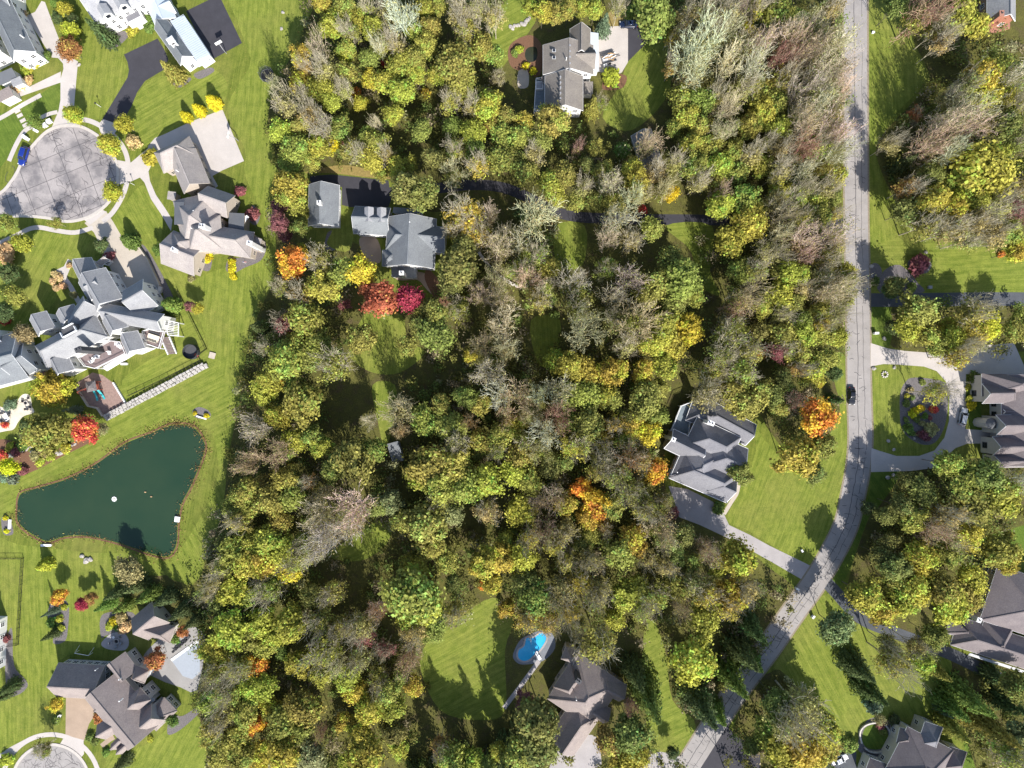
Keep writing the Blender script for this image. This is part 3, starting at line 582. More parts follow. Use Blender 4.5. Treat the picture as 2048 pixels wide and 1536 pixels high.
    def windows(s, step=2.4, wd=0.95, ht=1.4, trim=None):
        fm, gm = window_mesh(wd, ht, trim or s.tm); o0 = s.root.location; n_made = 0
        for k, (a, u, v, L, Wd, he, hr, ov, ea, eb) in enumerate(s.w):
            sides = [(a + u * ov + v * ov, u, L - 2 * ov, -v, False), (a + u * ov + v * (Wd - ov), u, L - 2 * ov, v, False), (a + u * ov + v * ov, v, Wd - 2 * ov, -u, ea == 'g'), (a + u * (L - ov) + v * ov, v, Wd - 2 * ov, u, eb == 'g')]
            for p0, d, ln, n, gable in sides:
                mid = p0 + d * ln / 2; to_c = Vector((-mid.x, -mid.y, 0)).normalized()
                if n.dot(to_c) < 0.05: continue
                rows = [1.65] + ([4.35] if he > 4.9 else [])
                cnt = max(1, int(ln / step))
                if ln < 1.6: continue
                for zz in rows:
                    if zz + ht / 2 + 0.3 > he: continue
                    for i in range(cnt):
                        p = p0 + d * (ln * (i + 0.5) / cnt) + n * 0.02; p.z = zz
                        if s.inside(p + n * 0.35, k): continue
                        rz = math.atan2(n.y, n.x) + math.pi / 2
                        o = link('window', fm, s.root, p - o0); o.rotation_euler.z = rz; link('pane', gm, o); n_made += 1
        return n_made
    def chimney(s, px, h, size, ang=0.0, m='white', z0=0.0, pots=2):
        p = P(*px, h); a = R(-ang); b = MB(); b.box((p.x, p.y, (z0 + h) / 2), (size[0], size[1], h - z0), a); ch = s.part('chimney', b, m)
        b = MB(); b.box((p.x, p.y, h + .09), (size[0] + .18, size[1] + .18, .18), a); s.part('cap', b, m, ch)
        for k in range(pots):
            o = (k - (pots - 1) / 2) * size[0] * 0.5; x, y = p.x + math.cos(a) * o, p.y + math.sin(a) * o
            b = MB(); b.disc((x, y), .17, h + .18, h + .55, 10); s.part('flue', b, 'dkgrey', ch)
    def vent(s, px, h, r=0.16, hh=0.5, m='trim'):
        p = P(*px, h + hh); b = MB(); b.disc((p.x, p.y), r, h - 0.8, h + hh, 10); s.part('vent', b, m)
    def dormer(s, px, h, wd, dp, ang, roof=None, wall=None, z0=None):
        """little gabled dormer whose face looks along photo angle ang (degrees clockwise from right)"""
        p = P(*px, h); d = Vector((math.cos(R(-ang)), math.sin(R(-ang)), 0)); n = Vector((-d.y, d.x, 0)); z0 = z0 if z0 is not None else h - 2.6
        f, bk = p + d * dp / 2, p - d * dp / 2; hz = Vector((0, 0, 1)); g = wd * 0.42
        vs = [tuple(x) for x in ((f - n * wd / 2), (f + n * wd / 2), (bk + n * wd / 2), (bk - n * wd / 2))]
        bot = [(x, y, z0) for x, y, z in vs]; fr, br = tuple(f + hz * g), tuple(bk + hz * g)
        b = MB(); b.add(bot + vs + [fr], [(0, 1, 5, 8, 4), (1, 2, 6, 5), (3, 0, 4, 7)]); dm = s.part('dormer', b, wall or s.wm)
        e = n * (wd / 2 + .2); ff = f + d * .2; dz = Vector((0, 0, -.17)); up = Vector((0, 0, .1)); b = MB()
        lo = [ff - e + dz, ff + hz * g, ff + e + dz, bk - e + dz, bk + hz * g, bk + e + dz]
        b.add([tuple(x + up) for x in lo] + [tuple(x) for x in lo], [(0, 1, 4, 3), (1, 2, 5, 4), (6, 9, 10, 7), (7, 10, 11, 8), (0, 6, 7, 1), (1, 7, 8, 2), (3, 9, 6, 0), (2, 8, 11, 5)]); s.part('dormer_roof', b, roof or s.rm, dm)
        b = MB(); c = f + d * .03; b.box((c.x, c.y, h - .75), (.06, wd * .5, 1.0), R(-ang)); s.part('pane', b, 'glass', dm)

# top-left corner house
h = House('house', (20, 90), 'white house with grey gabled roofs beside the long pale drive in the top left corner', roof='roof_grey')
h.wing((14, -14), (71, 103), (27, 125), 6, 9.6, roof='roof_slate'); h.wing((-20, 60), (0, 100), (-40, 120), 6.5, 9.5); h.wing((-60, 22), (22, 18), (18, -40), 6.2, 9.0, roof='roof_slate')
h.shed((-12, 150), (23, 135), (36, 155), 3.6, 2.8, 'metal_dark'); h.shed((20, 160), (40, 152), (46, 166), 3.2, 3.0, 'roof_grey'); h.shed((-10, 186), (18, 172), (28, 190), 3.4, 3.4, 'roof_brown')
h.windows(2.6); h.vent((40, 70), 8)
# big white house, top left
h = House('house', (240, 30), 'long white house with grey roof, two roof dormers and a metal roofed wing', roof='roof_lightgrey')
h.wing((192, 48), (318, -14), (276, -100), 6.6, 10.4); h.wing((311, 53), (284, -10), (325, -28), 4.4, 6.2, roof='metal_roof')
h.wing((352, 25), (318, 40), (304, 10), 4.3, 6.0, roof='metal_roof', eb='h')
h.wing((309, 58), (361, 131), (388, 114), 5.0, 7.6, roof='roof_slate'); h.shed((392, 121), (340, 42), (366, 27), 5.0, 4.0, 'metal_roof', 'white'); h.shed((391, 124), (414, 112), (420, 122), 3.2, 2.7, 'metal_roof', walls=False)
m = MB()
for k in range(22):
    t = (k + 0.5) / 22; p0 = P(392 - 52 * t, 121 - 79 * t, 5.0); p1 = P(418 - 52 * t, 106 - 79 * t, 4.0); m.bar(p0 + Vector((0, 0, .03)), p1 + Vector((0, 0, .03)), .06, .07)
tag(h.part('standing_seam', m, 'metal_roof'), kind='stuff')
h.dormer((208, 20), 9.0, 2.2, 2.6, 60); h.dormer((240, 3), 9.0, 2.2, 2.6, 60); h.windows(2.0, 0.8, 1.5)
b = MB(); p = P(267, 34, 3.8); b.box((p.x, p.y, 1.9), (4.2, 2.0, 3.6), R(27)); pc = h.part('porch', b, 'white'); b = MB(); b.box((p.x, p.y, 3.85), (4.5, 2.3, .3), R(27)); h.part('cornice', b, 'trim', pc); b = MB(); b.box((p.x, p.y, 4.06), (3.5, 1.4, .12), R(27)); h.part('flat_roof', b, 'roof_charcoal', pc)
b = MB(); p = P(341, 80, 9.0); b.box((p.x, p.y, 7.8), (1.4, 1.4, 2.4), R(33)); cu = h.part('cupola', b, 'trim'); b = MB(); b.box((p.x, p.y, 9.15), (1.8, 1.8, .3), R(33), .6); h.part('cap', b, 'trim', cu); b = MB(); b.box((p.x, p.y, 8.4), (.8, 1.44, .7), R(33)); h.part('louvre', b, 'dkgrey', cu)
# beige house beside the cul-de-sac
h = House('house', (410, 440), 'rambling beige stucco house with taupe roofs and white chimneys beside the cul-de-sac', roof='roof_taupe', wall='stucco', trim='tan_trim')
h.wing((391, 297), (420, 366), (368, 388), 4.5, 8.6); h.wing((308, 305), (378, 272), (396, 314), 4.3, 8.2, 'h', 'h')
h.wing((346, 402), (424, 384), (446, 478), 5.2, 9.8, 'h', 'h'); h.wing((416, 372), (470, 391), (455, 436), 5.0, 8.4); h.wing((402, 500), (500, 516), (508, 464), 4.8, 8.2, 'g', 'h')
h.wing((322, 527), (388, 552), (413, 486), 4.0, 7.8); h.wing((346, 466), (338, 500), (392, 512), 5.0, 8.0, 'h', 'h'); h.wing((372, 436), (440, 430), (446, 500), 5.6, 10.2, 'h', 'h')
h.shed((458, 425), (489, 427), (483, 471), 4.2, 4.0, 'metal_dark'); h.shed((349, 404), (368, 404), (364, 449), 7.0, 7.2, 'metal_dark'); h.shed((336, 382), (352, 384), (348, 400), 3.0, 3.0)
h.shed((493, 430), (498, 434), (492, 468), 3.0, 2.8, 'trim', walls=False); h.shed((500, 470), (524, 478), (520, 505), 3.2, 3.0, 'roof_taupe')
h.chimney((404, 452), 11.2, (1.3, 1.0), 8, 'white'); h.chimney((499, 486), 9.2, (1.2, 1.0), 10, 'white', pots=1); h.chimney((347, 499), 9.0, (1.1, .9), 30, 'white', pots=1)
for q in ((386, 421), (382, 456), (352, 340)): h.vent(q, 8.6, .12, .5)
h.windows(2.2)
# the large grey house
h = House('house', (205, 630), 'very large white house with many grey gabled roofs and decks above the pond', roof='roof_grey')
h.wing((145, 532), (182, 611), (219, 593), 5.0, 8.6); h.wing((211, 535), (246, 596), (190, 624), 6.0, 10.2); h.wing((195, 523), (211, 511), (217, 521), 3.2, 4.6, roof='roof_taupe')
h.wing((276, 634), (316, 611), (283, 560), 6.4, 10.2); h.wing((206, 641), (322, 662), (332, 629), 7.0, 9.6); h.wing((70, 692), (190, 628), (214, 674), 6.5, 10.6, 'h', 'h'); h.wing((92, 712), (113, 756), (148, 737), 6.0, 8.8, 'h', 'g')
h.wing((59, 640), (77, 673), (110, 654), 6.2, 8.6); h.wing((112, 628), (125, 651), (160, 631), 6.0, 8.2); h.wing((166, 592), (135, 636), (173, 663), 6.3, 9.6); h.wing((240, 624), (256, 653), (220, 671), 7.2, 10.0); h.wing((275, 661), (290, 696), (256, 713), 6.3, 9.4)
h.chimney((157, 699), 12.4, (1.5, 1.1), -25, 'dkgrey'); h.dormer((181, 569), 8.7, 1.8, 3.0, -28); h.vent((130, 690), 8.5, .1); h.vent((200, 600), 9.2, .1)
b = MB(); p = P(138, 661, 10.9); b.box((p.x, p.y, 10.0), (3.6, 1.9, 2.0), R(28)); rp = h.part('roof_platform', b, 'dkgrey')
for dx, dy, lx, ly in ((.5, 1.0, 2.8, .14), (0, -1.0, 3.8, .14), (1.85, -.4, .14, 1.2), (-1.85, -.3, .14, 1.3)):
    co, si = math.cos(R(28)), math.sin(R(28)); b = MB(); b.box((p.x + dx * co - dy * si, p.y + dx * si + dy * co, 11.3), (lx, ly, .7), R(28)); h.part('parapet', b, 'trim', rp)
h.windows(2.1)
def deck(px, hz, m='deck', label_rail='trim', rail=True):
    pts = [P(x, y, hz) for x, y in px]; b = MB()
    if area([(p.x, p.y) for p in pts]) < 0: pts = pts[::-1]
    b.prism(pts, hz - .25, hz); d = h.part('deck', b, m)
    b = MB()
    for p in pts: b.box((p.x, p.y, hz / 2), (.22, .22, hz))
    h.part('deck_post', b, label_rail, d)
    if rail:
        for k in range(len(pts)):
            p, q = pts[k - 1], pts[k]; b = MB(); z = Vector((0, 0, 1)); n = max(2, int((q - p).length / .35))
            b.bar(p + z, q + z, .13, .08); b.bar(p + z * .15, q + z * .15, .08)
            for i in range(n + 1): b.bar(p + (q - p) * i / n + z * .1, p + (q - p) * i / n + z, .04)
            h.part('railing', b, label_rail, d)
    return d
deck([(172, 732), (194, 737), (254, 707), (244, 684), (222, 682), (160, 716)], 3.1); deck([(288, 663), (300, 659), (322, 664), (331, 662), (321, 697), (296, 688)], 3.1)
b = MB(); z = 2.9; pe = [(331, 640), (357, 646), (357, 672), (336, 670)]; q = [P(x, y, z) for x, y in pe]
for k in range(4):
    pp = q[k]; b = MB(); b.box((pp.x, pp.y, z / 2), (.2, .2, z)); h.part('pergola_post', b, 'trim')
    b = MB(); b.bar(q[k - 1], q[k], .2, .25); h.part('pergola_beam', b, 'trim')
for k in range(1, 8):
    b = MB(); b.bar(q[0] + (q[3] - q[0]) * k / 8 + Vector((0, 0, .2)), q[1] + (q[2] - q[1]) * k / 8 + Vector((0, 0, .2)), .1, .18); h.part('pergola_slat', b, 'trim')
top, bot = P(331, 674, 3.0), P(346, 708, .1); dv = (bot - top); side = Vector((dv.y, -dv.x, 0)).normalized()
for o in (-1.1, 1.1):
    b = MB(); b.bar(top + side * o + Vector((0, 0, .3)), bot + side * o + Vector((0, 0, .3)), .18, .5); h.part('stair_stringer', b, 'trim')
for k in range(12):
    t = (k + .5) / 12; c = top + dv * t; b = MB(); b.box(tuple(c), (2.0, .3, .05), math.atan2(side.y, side.x)); h.part('stair_tread', b, 'deck')
b = MB(); b.prism([P(x, y, 0)[:2] for x, y in ((205, 735), (215, 742), (275, 706), (262, 702))], 0, .35); h.part('terrace', b, 'trim')
# house at the left edge
h = House('house', (20, 740), 'house with blue-grey roofs cut off by the photo edge, beside the cream flagstone patio', roof='roof_slate')
h.wing((-40, 782), (58, 756), (32, 664), 6.0, 10.0); h.wing((36, 762), (76, 739), (46, 686), 5.6, 9.0); h.wing((-30, 705), (10, 690), (-2, 655), 6.2, 8.6); h.windows(2.4)
b = MB(); b.prism([p[:2] for p in (P(70, 700), P(90, 720), P(100, 760), P(84, 745))], 0, 1.2); h.part('terrace', b, 'brick')
# brown house, bottom left
h = House('house', (235, 1410), 'sprawling brown roofed house with garage wing and glassed bay beside the tan paver drive', roof='roof_brown', wall='greyside', trim='tan_trim')
h.wing((113, 1394), (206, 1399), (211, 1331), 3.6, 7.6); h.wing((236, 1342), (322, 1446), (256, 1502), 5.0, 9.6); h.wing((258, 1394), (280, 1375), (300, 1402), 5.8, 9.0, 'g', 'h'); h.wing((250, 1304), (276, 1339), (240, 1366), 4.8, 7.8)
h.wing((262, 1356), (272, 1331), (298, 1343), 5.0, 8.0, 'h', 'h'); h.wing((280, 1426), (303, 1407), (331, 1440), 5.2, 8.8); h.wing((328, 1395), (354, 1422), (316, 1466), 3.6, 6.0, 'h', 'h'); h.wing((238, 1424), (194, 1450), (209, 1480), 4.2, 6.6); h.wing((218, 1396), (193, 1408), (201, 1424), 4.0, 5.8)
h.wing((240, 1470), (222, 1488), (232, 1500), 4.0, 5.6); h.wing((252, 1480), (234, 1497), (244, 1508), 4.0, 5.6)
h.vent((237, 1360), 8.3, .13); h.vent((238, 1403), 9.2, .16, .9, 'trim'); h.vent((190, 1341), 5.6, .13); h.windows(1.7, 1.2, 1.5, 'trim')
p = P(288, 1385, 3.2)
for k in range(3):
    for j in range(2):
        c = P(281 + k * 5.5 + j * 4, 1391 + k * 5 - j * 7, 3.6 + j * .3); b = MB(); b.box(tuple(c), (1.3, .7, .12), R(-42)); fr = h.part('skylight', b, 'trim'); b = MB(); b.box((c.x, c.y, c.z + .08), (.95, .45, .06), R(-42)); h.part('pane', b, 'glass', fr)
h.shed((276, 1397), (292, 1416), (308, 1398), 3.9, 3.2, 'greyside')
h = House('pool_house', (306, 1245), 'brown roofed open pavilion beside the covered pool', 'pavilion', roof='roof_brown', wall='cream', trim='tan_trim')
h.wing((262, 1238), (304, 1203), (341, 1244), 3.2, 6.4, 'g', 'g'); h.wing((303, 1238), (350, 1254), (332, 1284), 3.2, 5.6, 'g', 'h'); h.windows(2.5)
b = MB()
for t in range(4): p = P(346 + t * 3, 1236 + t * 6, 2.6); b = MB(); b.bar(p, p + Vector((1.2, 1.6, 0)), .12); h.part('pergola_slat', b, 'black')
h = House('house', (0, 1310), 'white walled house cut off by the photo edge, beside the black lawn fence', roof='roof_taupe')
h.wing((-14, 1244), (-18, 1352), (-110, 1348), 5.5, 8.5); h.wing((-6, 1262), (-7, 1290), (-60, 1290), 3.4, 5.4); h.windows(3)
# white gabled house, top centre
h = House('house', (1128, 140), 'white gabled house with tan roofs and roof vents, beside the cluttered trailer', roof='roof_tan')
h.wing((1086, 90), (1086, 149), (1187, 151), 5.5, 9.2); h.wing((1090, 152), (1090, 221), (1166, 219), 5.5, 9.2); h.wing((1140, 58), (1140, 112), (1181, 110), 5.6, 9.0); h.wing((1150, 100), (1189, 99), (1189, 138), 5.4, 8.4)
h.shed((1181, 64), (1181, 141), (1197, 141), 3.4, 2.9, 'metal_roof'); h.shed((1086, 149), (1080, 160), (1094, 165), 4.0, 3.6); h.shed((1164, 163), (1186, 163), (1186, 188), 3.2, 3.0, 'roof_tan')
for x, y in ((1108, 101), (1108, 115)):
    c = P(x, y, 7.75); b = MB(); b.box(tuple(c), (.95, .75, .14)); sk = h.part('skylight', b, 'greyside'); b = MB(); b.box((c.x, c.y, c.z + .09), (.6, .6, .06)); h.part('pane', b, 'glass', sk)
for y in (90, 102, 113, 126, 138): h.vent((1140, y), 9.1, .22, .25, 'grey')
for y in (153, 164, 174, 185, 196): h.vent((1121, y), 9.1, .22, .25, 'grey')
h.vent((1133, 115), 8.9, .12, 1.2); h.windows(2.4); deck([(1072, 160), (1088, 158), (1090, 224), (1068, 224)], 2.4, 'deck_shaded')
p = P(1079, 171, 3.0); b = MB(); b.box((p.x, p.y, 2.75), (1.9, 1.9, .8)); ht = h.part('hot_tub', b, 'trim'); b = MB(); b.box((p.x, p.y, 3.2), (1.5, 1.5, .12)); h.part('tub_cover', b, 'grey', ht)
h = House('shed', (1292, 305), 'weathered grey barn among the trees below the white gabled house', 'barn', roof='roof_shed', wall='greyside'); h.wing((1262, 272), (1288, 346), (1328, 331), 3.0, 5.4, ridge=False)
h = House('shed', (788, 907), 'small grey roofed shed deep in the woods beside the red-tipped tree', 'shed', roof='roof_slate', wall='greyside'); h.shed((774, 888), (785, 927), (807, 921), 2.7, 3.6)
# grey house and garage in the wood
h = House('garage', (648, 410), 'detached garage with grey gabled roof beside the black parking court', 'garage', roof='roof_slate')
h.wing((618, 369), (616, 452), (677, 455), 3.6, 7.0); h.chimney((638, 405), 8.2, (.9, .9), 0, 'white', 3, 1); h.windows(3)
h = House('house', (810, 480), 'slate grey roofed house with two dormers between the black parking court and the crimson tree', roof='roof_slate')
h.wing((707, 467), (778, 471), (782, 416), 5.0, 8.2); h.wing((873, 438), (868, 537), (772, 531), 5.5, 10.0); h.wing((842, 450), (894, 455), (890, 506), 5.5, 8.6); h.wing((820, 450), (775, 447), (773, 500), 5.3, 8.6, 'g', 'h'); h.wing((765, 500), (764, 532), (800, 533), 5.0, 7.4, 'h', 'h')
h.shed((783, 533), (833, 535), (831, 556), 3.5, 3.1); h.shed((787, 414), (843, 418), (842, 430), 4.6, 5.4); h.dormer((738, 430), 7.5, 1.9, 3.4, -90, roof='roof_lightgrey'); h.dormer((763, 431), 7.5, 1.9, 3.4, -90, roof='roof_lightgrey')
h.chimney((803, 546), 8.6, (1.0, .9), 0, 'white', 2.5, 1); h.vent((819, 444), 9.2, .14, .9, 'trim'); h.windows(2.2)
# charcoal house
h = House('house', (1415, 900), 'charcoal hip roofed house standing at the edge of the striped lawn beside the curving road', roof='roof_charcoal', wall='stucco'); h.fw = 0.13
h.wing((1395, 834), (1482, 875), (1455, 932), 5.5, 9.8, 'h', 'h', ridge=True); h.wing((1347, 858), (1412, 889), (1394, 928), 5.3, 8.8, 'g', 'g'); h.wing((1428, 868), (1496, 898), (1466, 962), 5.6, 9.6, 'h', 'g'); h.wing((1338, 956), (1454, 1006), (1482, 945), 4.8, 8.8, 'h', 'h'); h.wing((1376, 874), (1342, 952), (1420, 985), 5.2, 9.2, 'h', 'h')
h.wing((1428, 938), (1474, 958), (1456, 1004), 5.0, 8.2, 'h', 'g'); h.wing((1421, 800), (1513, 850), (1492, 892), 3.8, 6.3, 'h', 'g'); h.wing((1386, 800), (1442, 820), (1426, 860), 3.6, 6.2, 'h', 'h')
h.chimney((1422, 846), 10.6, (1.5, .9), 25, 'trim'); h.chimney((1347, 879), 9.4, (.9, .9), 25, 'trim', 1, 1)
for q in ((1394, 935), (1355, 945)): h.vent(q, 7.6, .13, .6)
h.windows(2.3); deck([(1361, 812), (1384, 803), (1375, 868), (1341, 861)], 2.6, 'deck_shaded')
# brown house by the swimming pool
h = House('house', (1170, 1390), 'brown roofed house with skewed gables between the blue pool and the tall pines', roof='roof_brown', wall='stucco', trim='tan_trim')
h.wing((1246, 1366), (1184, 1458), (1094, 1398), 4.6, 9.8, 'h', 'h'); h.wing((1204, 1430), (1148, 1512), (1094, 1476), 4.3, 8.2, 'h', 'g'); h.wing((1208, 1346), (1254, 1370), (1236, 1402), 4.5, 7.6, 'h', 'g'); h.wing((1180, 1395), (1222, 1418), (1205, 1446), 4.5, 7.2, 'h', 'g'); h.wing((1140, 1326), (1107, 1374), (1143, 1398), 4.8, 8.4, 'h', 'h'); h.wing((1122, 1318), (1132, 1293), (1160, 1304), 4.8, 7.0, 'h', 'h')
h.chimney((1157, 1362), 11.0, (1.2, 1.0), 35, 'dkgrey'); h.vent((1153, 1401), 9.0, .13, 1.4); h.windows(2.3)
# right edge houses
h = House('house', (2010, 840), 'white house with brown-grey roofs and blue octagonal bay, facing the looped driveway', roof='roof_umber', wall='cream')
h.wing((2006, 932), (2002, 750), (2210, 746), 5.0, 10.8); h.wing((1964, 792), (1964, 747), (2080, 746), 5.0, 8.8, 'h', 'h'); h.wing((2030, 766), (1964, 767), (1963, 807), 5.2, 8.4, 'h', 'g'); h.wing((2050, 829), (1992, 830), (1992, 870), 5.8, 9.4, 'h', 'g'); h.wing((2050, 872), (1985, 873), (1986, 912), 5.0, 8.2, 'h', 'g'); h.wing((2100, 905), (1986, 908), (1988, 936), 4.4, 7.2, 'h', 'g'); h.wing((2030, 815), (2004, 816), (2004, 830), 4.6, 6.0, 'h', 'g')
h.windows(2.6, 1.3, 1.6, 'dkgrey')
p = P(1985, 847, 5.6); b = MB(); b.disc((p.x, p.y), 1.25, 0, 5.2, 8); by = h.part('bay', b, 'cream'); b = MB(); b.disc((p.x, p.y), 1.5, 5.2, 6.3, 8, .3); h.part('bay_roof', b, 'metal_dark', by)
h = House('house', (1980, 1250), 'brown roofed house cut off by the photo edge, beside the shaded blue-grey drive', roof='roof_umber', wall='stucco', trim='trim')
h.wing((1901, 1290), (2090, 1351), (2108, 1294), 4.5, 8.0, 'h', 'h'); h.wing((1996, 1130), (1960, 1240), (2085, 1282), 5.5, 10.4, 'h', 'h'); h.wing((1902, 1234), (1892, 1266), (1945, 1284), 4.3, 6.6, 'h', 'h'); h.wing((1968, 1240), (1954, 1302), (2012, 1318), 4.8, 8.2, 'h', 'h'); h.shed((1940, 1306), (2060, 1345), (2058, 1350), 3.2, 2.9, 'greyside', walls=False)
h.windows(2.8); h.chimney((1958, 1240), 7.5, (1.0, 1.0), 20, 'trim', 2, 1)
h = House('house', (1850, 1490), 'grey-brown hip roofed house beside the white car and round stone walled garden', roof='roof_umber', wall='cream')
h.wing((1815, 1453), (1908, 1501), (1866, 1590), 5.0, 9.4, 'h', 'h', roof='roof_umber'); h.wing((1850, 1443), (1886, 1455), (1866, 1500), 5.0, 7.8, 'h', 'h', roof='roof_charcoal'); h.wing((1900, 1493), (1934, 1504), (1934, 1552), 4.5, 7.2, 'h', 'h'); h.wing((1740, 1516), (1802, 1538), (1790, 1580), 4.0, 6.4, 'h', 'h'); h.wing((1800, 1455), (1822, 1460), (1812, 1490), 4.4, 6.4, 'h', 'h'); h.windows(2.4)
h = House('house', (2002, 10), 'red brick house with grey roof cut off by the top of the photo', roof='roof_grey', wall='brick')
h.wing((1974, -60), (1974, 42), (2031, 45), 4.0, 7.4); h.chimney((2003, 27), 9.0, (1.0, 1.3), 0, 'brick', 2, 1); h.windows(2.5)
b = MB(); b.prism([p[:2] for p in (P(1960, 62), P(1996, 36), P(2018, 40), P(2018, 58), P(1990, 66))], 0, .4); h.part('terrace', b, 'brick')
# ---------------------------------------------------------------- trees and shrubs
rg = np.random.default_rng(11)
def unit(n):
    v = rg.normal(size=(n, 3)); return v / np.linalg.norm(v, axis=1, keepdims=True)
def quads_mesh(name, pos, nrm, sx, sy, tint, m):
    n = len(pos); r = rg.normal(size=(n, 3)); t = np.cross(nrm, r); t /= np.linalg.norm(t, axis=1, keepdims=True) + 1e-9; q = np.cross(nrm, t)
    sx = np.broadcast_to(np.asarray(sx), (n,))[:, None]; sy = np.broadcast_to(np.asarray(sy), (n,))[:, None]
    # pointed leaf-spray outline: four corners, one end narrow
    v = np.stack([pos - t * sx * .35 - q * sy * .6, pos + t * sx * .55 - q * sy * .1, pos + t * sx * .15 + q * sy * .65, pos - t * sx * .6 + q * sy * .15], 1).reshape(-1, 3)
    me = bpy.data.meshes.new(name); me.vertices.add(4 * n); me.vertices.foreach_set('co', v.astype(np.float32).ravel())
    me.loops.add(4 * n); me.loops.foreach_set('vertex_index', np.arange(4 * n, dtype=np.int32)); me.polygons.add(n); me.polygons.foreach_set('loop_start', np.arange(0, 4 * n, 4, dtype=np.int32)); me.polygons.foreach_set('loop_total', np.full(n, 4, np.int32))
    me.update(calc_edges=True); a = me.attributes.new('tint', 'FLOAT_COLOR', 'POINT')
    tt = np.concatenate([np.repeat(tint, 4, 0), np.ones((4 * n, 1))], 1); a.data.foreach_set('color', tt.astype(np.float32).ravel())
    me.materials.append(m); me.validate(); return me
def crown_mesh(name, nclump, per, leaf, zlo=-0.45, rin=(0.5, 0.9), cr_=(0.22, 0.42), flat=1.0):
    d = unit(nclump * 4); d = d[d[:, 2] > zlo][:nclump]; k = len(d)
    lob = 1 + 0.16 * np.sin(np.arctan2(d[:, 1], d[:, 0]) * rg.integers(2, 5) + rg.uniform(0, 6)) + rg.uniform(-.12, .1, k)
    cc = d * (rg.uniform(*rin, k) * lob)[:, None]; cr2 = rg.uniform(*cr_, k); tn = rg.uniform(0, 1, k)
    P_, N_, T_ = [], [], []
    for i in range(k):
        u = rg.normal(size=(per, 3)) * np.array([1, 1, .62]); q = cc[i] + u * cr2[i] * .52; dd = q / (np.linalg.norm(q, axis=1, keepdims=True) + .05)
        P_.append(q); nn = dd * .55 + u * .18 + np.array([0, 0, .55]) + rg.normal(size=(per, 3)) * .52; N_.append(nn / np.linalg.norm(nn, axis=1, keepdims=True))
        T_.append(np.stack([np.full(per, tn[i]), rg.uniform(0, 1, per), rg.uniform(0, 1, per)], 1))
    p, n_, t = np.concatenate(P_), np.concatenate(N_), np.concatenate(T_); s = leaf * rg.uniform(.55, 1.6, len(p)) ** 1.2
    return quads_mesh(name, p, n_, s, s * 1.25, t, M['leaf'])
def tubes_mesh(name, segs, m, sides=4):
    v, f = [], []
    for p0, p1, r0, r1 in segs:
        d = p1 - p0; L = np.linalg.norm(d)
        if L < 1e-6: continue
        d = d / L; u = np.cross(d, (0.31, 0.5, 0.81)); u /= np.linalg.norm(u) + 1e-9; q = np.cross(d, u); o = len(v); ns = sides if r0 < .03 else 6
        for p, r in ((p0, r0), (p1, r1)):
            for k in range(ns): a = 6.28318 * k / ns; v.append(p + (u * math.cos(a) + q * math.sin(a)) * r)
        f += [(o + k, o + (k + 1) % ns, o + ns + (k + 1) % ns, o + ns + k) for k in range(ns)]
    me = bpy.data.meshes.new(name); me.from_pydata([tuple(x) for x in v], [], f); me.update(); me.materials.append(m); return me
def grow(p, d, L, r, depth, out, tips, spread=.62, up=.13):
    n = 3 if depth > 1 else 2
    for k in range(n):
        d = d + rg.normal(size=3) * .11 + np.array([0, 0, up * .12]); d = d / np.linalg.norm(d); q = p + d * L / n; out.append((p, q, r, r * .8)); p, r = q, r * .8
        if depth > 0:
            for _ in range(2 if depth > 1 else 1):
                s = rg.normal(size=3); s = s - d * s.dot(d); s /= np.linalg.norm(s); e = d * (1 - spread * .35) + s * spread * rg.uniform(.7, 1.5) + np.array([0, 0, up * .5]); e /= np.linalg.norm(e)
                grow(p, e, L * rg.uniform(.5, .72), r * .55, depth - 1, out, tips, spread, up)
    tips.append(p)
def skeleton(limbs, depth, z0=.3, rad=.024, spread=.6, out0=.55):
    seg, tips = [], []; p = np.zeros(3); q = np.array([rg.normal() * .01, rg.normal() * .01, z0]); seg.append((p, q, rad * 1.3, rad)); a0 = rg.uniform(0, 6.28)
    for k in range(limbs):
        a = a0 + 6.28 * k / limbs + rg.normal() * .3; el = rg.uniform(.38, 1.1); d = np.array([math.cos(a) * out0, math.sin(a) * out0, el]); d /= np.linalg.norm(d)
        grow(q + np.array([0, 0, rg.uniform(-.06, .12)]), d, rg.uniform(.42, .6), rad * .62, depth, seg, tips, spread)
    return seg, tips
PROTO = {}
PROTO['B'] = [crown_mesh('crown', 78, 100, .072, -.4, (.35, .86), (.18, .40)) for _ in range(9)]
PROTO['L'] = [crown_mesh('crown', 52, 36, .06, -.5, (.3, .95), (.16, .36)) for _ in range(6)]
PROTO['R'] = [crown_mesh('crown', 26, 46, .17, -.3, (.5, .72), (.28, .42)) for _ in range(4)]
TR = [tubes_mesh('trunk', [s for s in skeleton(5, 1, .35, .022)[0]], M['bark'], 4) for _ in range(4)]
BARE, SPARSE = [], []
for i in range(6):
    sg, tips = skeleton(7, 3, .25, .024); tips = np.array(tips)
    big = [s for s in sg if s[2] > .0070]; tw = [s for s in sg if s[2] <= .0070]
    BARE.append((tubes_mesh('trunk', big, M['bark'], 4), tubes_mesh('branches', [(a, b_, max(r0, .0042), max(r1, .0030)) for a, b_, r0, r1 in tw], M['bark'], 3)))
    k = 520; base = tips[rg.integers(0, len(tips), k)] + rg.normal(size=(k, 3)) * .035; nn = rg.normal(size=(k, 3)) + np.array([0, 0, .8]); nn /= np.linalg.norm(nn, axis=1, keepdims=True)
    SPARSE.append(quads_mesh('leaves', base, nn, .03, .036, np.stack([rg.uniform(0, 1, k), rg.uniform(0, 1, k), rg.uniform(0, 1, k)], 1), M['leaf']))
